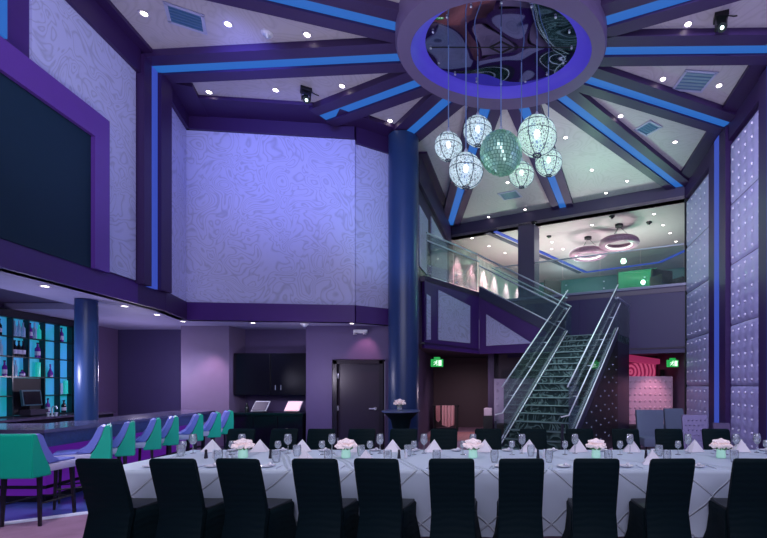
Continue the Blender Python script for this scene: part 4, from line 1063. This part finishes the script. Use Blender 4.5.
# ------------------------------------------------------------------ ceiling fittings
mbp = None
def make_downlight():
    t = thing('downlight', '', 'downlight')
    mb = MB(); mb.lathe([(.055, -.004), (.085, -.012), (.09, -.001), (.055, -.001)], seg=16); mb.build('trim_ring', M_trimw, t, True)
    mb = MB(); mb.lathe([(.001, -.006), (.052, -.006)], seg=16); mb.build('lens', M_bulb, t); return t
dl = make_downlight()
def downlights(pts, z, lab, grp, sc_=1.0):
    out = []
    for k, (px, py) in enumerate(pts):
        p = PZ(px, py, z); o = put(dl, (p.x, p.y, z-.001), 0, lab % ORD[k], grp); o.scale = (sc_,)*3; out.append(o)
    return out
downlights([(144, 13.5), (228, 24), (307, 34.6)], ZC, 'small round ceiling downlight in the panel above the screen wall, %s from the left', 'downlights in the upper-left ceiling panel', .95)
downlights([(209, 92), (275.6, 90), (342, 86)], ZC, 'small round ceiling downlight in the panel before the swirl-papered back wall, %s from the left', 'downlights in the back-left ceiling panel', .95)
put(dl, PZ(390, 120.7, ZC)+Vector((0, 0, -.001)), 0, 'single downlight in the small triangular panel left of the column beam', 'single ceiling downlights').scale = (.95,)*3
put(dl, PZ(688, 24, ZC)+Vector((0, 0, -.001)), 0, 'downlight beside the right-hand spotlight, top right ceiling panel', 'single ceiling downlights').scale = (.95,)*3
put(dl, PZ(462, 150, ZC)+Vector((0, 0, -.001)), 0, 'ceiling downlight peeping between the two leftmost globes', 'single ceiling downlights').scale = (.8,)*3
downlights([(663, 79), (719, 85.5)], ZC, 'downlight in the right ceiling panel with the square vent, %s from the ring', 'downlights in the right ceiling panel', .95)
downlights([(620.6, 116), (675, 142)], ZC, 'downlight in the ceiling panel with the narrow vent, %s from the ring', 'downlights in the narrow-vent panel', .95)
downlights([(565.6, 137.5), (592, 170), (627, 181), (606, 193)], ZC, 'downlight in the ceiling panel above the balcony right part, %s from the ring', 'downlights above the balcony right part', .85)
downlights([(507.5, 182.5), (488.6, 217), (525, 209.5)], ZC, 'downlight in the ceiling panel below the globes, %s from the ring', 'downlights in the panel below the globes', .85)
downlights([(472, 238), (489, 246), (505, 253), (538, 234), (552, 242), (529, 264), (592, 225), (551.5, 249), (563, 249), (663, 225), (670, 233), (654, 214), (676, 241.5)], 7.4, 'lounge ceiling downlight beyond the balcony, %s counted from the left wall', 'lounge ceiling downlights', .85)
downlights([(45, 286), (125, 306), (157, 314.5)], 3.2, 'downlight in the low bar soffit, %s from the bottle display', 'bar soffit downlights', .85)
downlights([(183, 321.3), (253, 322.8), (352, 323.3)], 3.2, 'downlight in the soffit before the dark door, %s from the bar', 'passage soffit downlights', .85)
downlights([(458, 364), (468, 361), (489, 362.8)], 2.85, 'downlight in the dark corridor ceiling, %s from the exit sign', 'corridor downlights', .85)

def vent(label, cpx, cpy, sx, sy, ang, m_):
    p = PZ(cpx, cpy, ZC); t = thing('ceiling_vent', label, 'vent', p+Vector((0, 0, -.002)), ang)
    mb = MB()
    for dx, dy, w, h in ((0, sy/2, sx+.06, .05), (0, -sy/2, sx+.06, .05), (sx/2, 0, .05, sy), (-sx/2, 0, .05, sy)): mb.box((dx, dy, -.01), (w, h, .018))
    mb.build('frame', mat('vent_frame', (176, 180, 215), .5), t)
    mb = MB(); mb.box((0, 0, -.004), (sx, sy, .005)); mb.build('backing', m_, t)
    mb = MB()
    for k in range(6): mb.box((0, -sy/2+(k+.5)*sy/6, -.01), (sx-.04, .02, .012))
    mb.build('slat', mat('vent_slat', (90, 125, 165), .5), t)
vent('blue-grey ceiling vent in the panel above the screen wall', 186, 18, .5, .42, .5, mat('vent_blue', (60, 105, 150), .5))
vent('square pale ceiling vent in the right panel between two downlights', 694, 81, .62, .55, .1, mat('vent_pale', (130, 160, 175), .5))
vent('small narrow ceiling vent in the right panel nearer the ring', 648, 128, .42, .42, .6, mat('vent_blue', (60, 105, 150), .5))
vent('pale flush ceiling vent in the panel below the globes', 510, 195, .6, .5, -.4, mat('vent_pale', (130, 160, 175), .5))
for (px, py, z, lab) in ((267, 33, ZC, 'white smoke detector among the upper-left ceiling downlights'), (304.6, 323.3, 3.2, 'white smoke detector in the soffit between door and cabinet'), (534, 222, 7.38, 'small dark dome camera on the balcony lounge ceiling edge'), (612, 216, 7.4, 'dark round ceiling speaker above the ring chandeliers'), (649, 222, 7.4, 'dark oval ceiling speaker right of the ring chandeliers'), (549, 236, 7.4, 'dark oval ceiling speaker left of the ring chandeliers')):
    p = PZ(px, py, z); dk = 'dark' in lab
    t = thing('ceiling_detector' if not dk else 'ceiling_speaker', lab, 'detector' if not dk else ('camera' if 'camera' in lab else 'speaker'), p)
    if 'camera' in lab: t.name = 'ceiling_camera'
    mb = MB(); mb.lathe([(.1, -.001), (.1, -.02), (.07, -.05)], seg=16, cap=True); mb.build('housing', M_blackm if dk else M_white, t, True)
    mb = MB(); mb.lathe([(.065, -.05), (.04, -.08), (.001, -.09)], seg=12); mb.build('dome', M_black if dk else M_steel, t, True)
t = thing('emergency_wall_lamp', 'small twin wall lamp on the soffit above the dark door', 'emergency light', PZ(361, 329, 3.19)+Vector((0, -.5, 0)))
t.location = (xw(361, YB)-.0, YB-.1, 3.0)
mb = MB(); mb.box((0, .06, .05), (.34, .07, .09), bev=.01); mb.build('housing', M_white, t)
for sx in (-.12, .12): mb = MB(); mb.lathe([(.02, .0), (.05, -.05)], (sx, 0, .02), 10, cap=True); mb.build('lamp_head', M_trimw, t)

def spotlight(label, px, py, rz):
    p = PZ(px, py-5, ZC); t = thing('stage_spotlight', label, 'spotlight', p+Vector((0, 0, -.001)), rz); t.scale = (.72,)*3
    mb = MB(); mb.box((0, 0, -.05), (.30, .26, .10), bev=.01); mb.tube([(.15, 0, -.05), (.28, .1, -.02), (.36, .12, -.01)], .012, 6); mb.build('base', M_blackm, t)
    mb = MB(); mb.box((-.11, 0, -.2), (.03, .12, .24)); mb.box((.11, 0, -.2), (.03, .12, .24)); mb.build('yoke', M_blackm, t)
    mb = MB(); mb.tube([(0, .1, -.2), (0, .02, -.27), (0, -.14, -.40)], .095, 14); hd = mb.build('head', mat('dark_green_black', (10, 30, 26), .4), t, True)
    mb = MB(); mb.tube([(0, -.142, -.40), (0, -.15, -.407)], .04, 14); mb.build('lens', mat('spot_lens', (230, 255, 245), .3, emit=(230, 255, 245), es=2.5), hd)
spotlight('black moving-head spotlight on the back-left ceiling panel', 306, 94, .5)
spotlight('black moving-head spotlight on the top right ceiling panel', 721, 20, -.3)

# ring chandeliers in the lounge
def chandelier(label, px, py, rpx, z):
    p = PZ(px, py, z); R = rpx/F*p.y
    t = thing('ring_chandelier', label, 'chandelier', (p.x, p.y, z), 0, 'ring chandeliers in the lounge')
    mb = MB(); mb.torus((0, 0, 0), R*.83, R*.19, 40, 10); mb.build('beaded_ring', mat('mauve_beads', (150, 110, 136), .4, emit=(150, 105, 130), es=.0, var=.5, scale=18), t, True)
    mb = MB(); mb.torus((0, 0, -R*.08), R*.66, R*.05, 40, 8); mb.build('inner_glow', mat('chandelier_glow', (240, 225, 230), .4, emit=(240, 225, 230), es=.5), t, True)
    mb = MB(); mb.lathe([(.14, 7.4-z-.002), (.14, 7.4-z-.08), (.04, 7.4-z-.1)], seg=14, cap=True)
    mb.build('canopy', M_blackm, t, True)
    mb = MB()
    for k in range(3):
        a = k*2*PI/3; mb.tube([(0, 0, 7.4-z-.05), (R*.83*math.cos(a), R*.83*math.sin(a), R*.1)], .008, 5)
    mb.build('cable', M_blackm, t)
chandelier('right-hand beaded ring chandelier, the higher one in view', 619, 243, 19.5, 6.75)
chandelier('left beaded ring chandelier in the lounge', 588, 254, 18.5, 6.75)

# lounge furniture beyond the balcony glass
for k, (px, Y, w, h, lab) in enumerate([(556, 18.6, .8, 1.5, 'tall dark wing chair behind the balcony glass'), (668, 15.2, .9, 1.05, 'dark sofa chair at the right end of the balcony')]):
    t = thing('wing_chair', lab, 'chair', (xw(px, Y), Y, ZM+.001), .4)
    mb = MB(); mb.box((0, 0, .3), (w, .6, .3), bev=.04); mb.build('seat', M_blackm, t, True)
    mb = MB(); mb.box((0, .3, h/2+.1), (w, .14, h-.2), bev=.05); mb.build('backrest', M_blackm, t, True)
    for sx in (-1, 1):
        mb = MB(); mb.box((sx*(w/2), .05, .5), (.1, .6, .5), bev=.03); mb.build('arm', M_blackm, t, True)
        mb = MB(); mb.box((sx*(w/2-.08), -.2, .075), (.05, .05, .15)); mb.build('leg', M_leg, t)
t = thing('standing_lamp', 'bright greenish floor lamp glowing behind the balcony glass', 'lamp', (xw(643, 16.2), 16.2, ZM+.001))
mb = MB(); mb.lathe([(.16, 0), (.16, .03), (.02, .05)], seg=14, cap=True); mb.build('base', M_blackm, t); mb = MB(); mb.tube([(0, 0, .04), (0, 0, .72)], .015, 6); mb.build('pole', M_blackm, t)
mb = MB(); mb.ball((0, 0, .79), .075, 3); mb.build('lamp_globe', mat('green_white_glow', (225, 255, 235), .4, emit=(210, 255, 225), es=7), t, True)
t = thing('glass_partition', 'greenish lit glass partition standing in the balcony lounge', 'partition', (xw(637, 17.6), 17.6, ZM+.001), BAL.rz())
mb = MB(); mb.box((0, 0, .8), (1.5, .04, 1.6)); mb.build('pane', glassmat('green_pane', (.55, .95, .7), .05, .25, (.1, .45, .25)), t)
mb = MB(); mb.box((0, 0, 1.62), (1.54, .06, .04)); mb.box((-.75, 0, .8), (.04, .06, 1.6)); mb.box((.75, 0, .8), (.04, .06, 1.6)); mb.build('frame', M_blackm, t)

# exit signs: white running figure and doorway on green
def exit_sign(label, px, py, Y, w):
    p = PY(px, py, Y); t = thing('exit_sign', label, 'exit sign', p); h = w*.62
    mb = MB(); mb.box((0, 0, 0), (w, .06, h), bev=.008); hs = mb.build('housing', mat('sign_housing', (60, 190, 100), .4, emit=(40, 200, 90), es=.5), t)
    mb = MB(); mb.box((0, -.034, 0), (w*.92, .008, h*.88)); mb.build('green_face', M_exit, t)
    mb = MB(); u = h; Yf = -.042
    def q(*pts): mb.prism([(x*u, Yf, z*u) for x, z in pts], (0, .004, 0))
    q((.22, -.36), (.62, -.36), (.62, .36), (.22, .36))                     # doorway
    q((-.2, .02), (-.02, -.02), (.06, .2), (-.12, .22))                   # torso
    mb.lathe([(.001, 0), (.07*u, .0), (.001, .001)], (0.02*u, Yf, .3*u), 10)
    mb.ball((0.02*u, Yf, .31*u), .075*u, 1, (1, .1, 1))
    q((-.2, .02), (-.1, .0), (-.2, -.18), (-.4, -.3), (-.44, -.24), (-.28, -.14))
    q((-.1, .02), (.0, -.02), (.1, -.16), (.04, -.36), (-.04, -.34), (.0, -.18))
    q((-.12, .2), (-.06, .24), (-.3, .12), (-.36, -.0), (-.42, .02), (-.34, .16))
    q((.02, .18), (.06, .2), (.16, .08), (.12, .04))
    mb.build('running_figure', M_exitw, t)
    mb = MB(); mb.box((0, 0, h/2+.03), (w*.5, .05, .06)); mb.build('bracket', M_exit, t)
exit_sign('green running-man exit sign beside the blue column', 437, 363, 12.3, .34)
exit_sign('green running-man exit sign right of the magenta alcove', 672.5, 363.5, 13.9, .36)

# ------------------------------------------------------------------ lights
def lamp(kind, name, loc, power, col=(1, 1, 1), target=None, size=.1, angle=60, blend=.6, sy=None):
    L_ = bpy.data.lights.new(name, kind); L_.energy = power; L_.color = col
    o = bpy.data.objects.new(name, L_); COL.objects.link(o); o.location = loc
    if kind == 'AREA':
        L_.size = size
        if sy: L_.shape = 'RECTANGLE'; L_.size_y = sy
    else: L_.shadow_soft_size = size
    if kind == 'SPOT': L_.spot_size = math.radians(angle); L_.spot_blend = blend
    if target is not None: o.rotation_euler = (Vector(target)-Vector(loc)).to_track_quat('-Z', 'Y').to_euler()
    return o
VIO = (.62, .55, 1.0); BLU = (.35, .42, 1.0); LAV = (.82, .78, 1.0)
lamp('AREA', 'room_fill', (0, -2.5, 5.5), 390, (.85, .84, 1), (0, 9, 4), 9, sy=5)  # unseen lamp added behind the camera for the room's other lights
for x in (-3, -1, 1, 3): lamp('SPOT', 'table_spot', (x, 5.6, 7.8), 370, (1, .93, .98), (x, 5.75, .75), .05, 60, .8)
lamp('SPOT', 'back_wall_wash', (-4.4, 6.4, 7.3), 470, (.24, .28, 1), (-4.9, 10.1, 6.9), .2, 72, .9)
lamp('SPOT', 'back_wall_spot', (-4.2, 7.0, 7.8), 190, (1, .8, .9), (-6.4, 10.0, 5.0), .1, 36, .9)
lamp('SPOT', 'left_wall_wash', (-2, 3.5, 7.3), 380, (.6, .6, 1), (-6.6, 7.0, 6.5), .2, 70, .9)
lamp('SPOT', 'right_wall_wash', (1.4, 3.0, 7.4), 1500, (.68, .64, 1), (5.5, 10, 4), .2, 75, .9)
lamp('SPOT', 'right_wall_wash', (1.2, 3.6, 7.2), 360, (.68, .62, 1), (5.2, 8.0, 4), .2, 75, .9)
for x, y, p_ in ((-4, 6.0, 200), (0, 3.4, 80), (3.6, 6.2, 160), (.6, 3.2, 70), (3.4, 10.0, 150), (-2.6, 8.4, 130)):
    lamp('SPOT', 'ceiling_wash', (x, y, 2.6), p_, (.86, .82, .94), (x, y+.3, 8.2), .25, 120, .9)  # uplights with no fitting, added to brighten the ceiling panels
lamp('POINT', 'green_glow', (2.6, 12.2, 6.4), 60, (.45, 1, .6), None, .1)
for Y in (6.4, 7.8, 9.2, 10.2): lamp('SPOT', 'bar_downlight', (-7.4, Y, 3.15), 90, (.8, .75, 1), (-7.4, Y, 0), .05, 110, .8)
lamp('SPOT', 'stool_wash', (-2.6, 5.4, 6.0), 520, (.5, .8, 1), (-6.0, 8.0, .9), .1, 50, .9)
lamp('SPOT', 'mauve_wall_spot', (xw(203, 10.3), 10.35, 3.15), 110, (1, .55, .68), (xw(203, YB), YB, .5), .05, 60, .7)
lamp('SPOT', 'door_spot', (xw(364, 10.5), 10.5, 3.1), 26, (1, .4, .5), (xw(364, YB), YB, 2.4), .05, 70, .7)
lamp('SPOT', 'passage_spot', (xw(250, 10.3), 10.45, 3.15), 50, (.7, .65, 1), (xw(255, YB), YB+.3, 1), .05, 100, .8)
lamp('POINT', 'passage_glow', (-4.6, 9.7, 1.9), 36, (.86, .78, 1), None, .15)
lamp('POINT', 'passage_glow', (-8.4, 10.2, 2.0), 40, (.82, .72, 1), None, .15)  # second glow lamp added to lift the dark passage wall
lamp('POINT', 'bar_glow', (-7.4, 7.0, 1.9), 40, (.75, .72, 1), None, .15)  # added to light the bar soffit from below, no fitting there
pl = (Vector(D_)+Vector(F_))/2+HD*3
lamp('AREA', 'lounge_ceiling', (pl.x, pl.y, 7.2), 90, (.85, .9, .9), (pl.x, pl.y, 0), 3)
for f in (-1.6, .2, 2.0):
    q = pl+Vector((BAL.d.x, BAL.d.y))*f-HD*.8; lamp('SPOT', 'lounge_uplight', (q.x, q.y, 5.0), 190, (1, .93, .9), (q.x, q.y+.1, 8), .3, 150, .9)
for f in (.6, 1.7, 2.8, 3.9, 5.2, 6.6, 7.8):
    q = SU.P(f, 7.3, .35); lamp('SPOT', 'lounge_wall_spot', q, 460, (1, .62, .7), SU.P(f, 5.0, .02), .04, 50, .8)
lamp('POINT', 'lounge_green', (xw(643, 16.2), 15.9, 5.5), 110, (.4, 1, .65), None, .1)
lamp('POINT', 'lounge_green', (.9, 17.6, 5.3), 150, (.5, 1, .6), None, .1)
lamp('SPOT', 'alcove_glow', (5.1, 13.5, 2.5), 80, (1, .5, .62), (4.9, 14.6, 1.0), .1, 60, .8)
lamp('SPOT', 'corridor_spot', (-1.2, 14.5, 2.8), 110, (1, .75, .8), (-1.3, 16.6, .2), .05, 100, .8)
lamp('POINT', 'corridor_glow', (-.6, 13.4, 1.5), 26, (.9, .7, .85), None, .1)
lamp('SPOT', 'stair_spot', (3.4, 6.6, 7.6), 1500, (.75, .95, .95), (1.7, 11.5, 1.6), .1, 34, .8)
lamp('SPOT', 'lounge_seat_spot', (4.2, 9.5, 7.5), 330, (.7, .68, 1), (4.6, 11.3, .6), .1, 40, .8)
lamp('SPOT', 'column_wash', (-2.2, 7.4, 4.0), 160, (.25, .5, 1), (-2.5, 10.5, 5.6), .1, 60, .9)

lamp('SPOT', 'floor_spot', (-4.8, 4.0, 5.5), 420, (.95, .88, 1), (-5.6, 5.1, 0), .1, 40, .8)  # added to brighten the carpet in the near left corner
lamp('SPOT', 'ceiling_wash', (1.2, 10.6, 5.0), 130, (.86, .9, .9), (1.4, 11.6, 8.2), .25, 120, .9)  # one more added uplight for the ceiling, no fitting modelled
lamp('POINT', 'lounge_back_glow', (3.4, 21.0, 6.2), 90, (.7, .95, .9), None, .1)
W = bpy.data.worlds.new('hall_ambient'); sc.world = W; W.use_nodes = True
bg = W.node_tree.nodes['Background']; bg.inputs['Color'].default_value = (.36, .32, .62, 1); bg.inputs['Strength'].default_value = .55

# ------------------------------------------------------------------ camera
cd = bpy.data.cameras.new('camera'); cam = bpy.data.objects.new('camera', cd); COL.objects.link(cam)
cam.location = (0, 0, EYE); cam.rotation_euler = (PI/2, 0, 0)
cd.sensor_width = 36; cd.lens = F/767*36; cd.shift_y = (HY-269)/767; cd.shift_x = -(CX-383.5)/767
cd.clip_end = 200
sc.camera = cam
sc.view_settings.view_transform = 'Standard'
sc.view_settings.look = 'None'
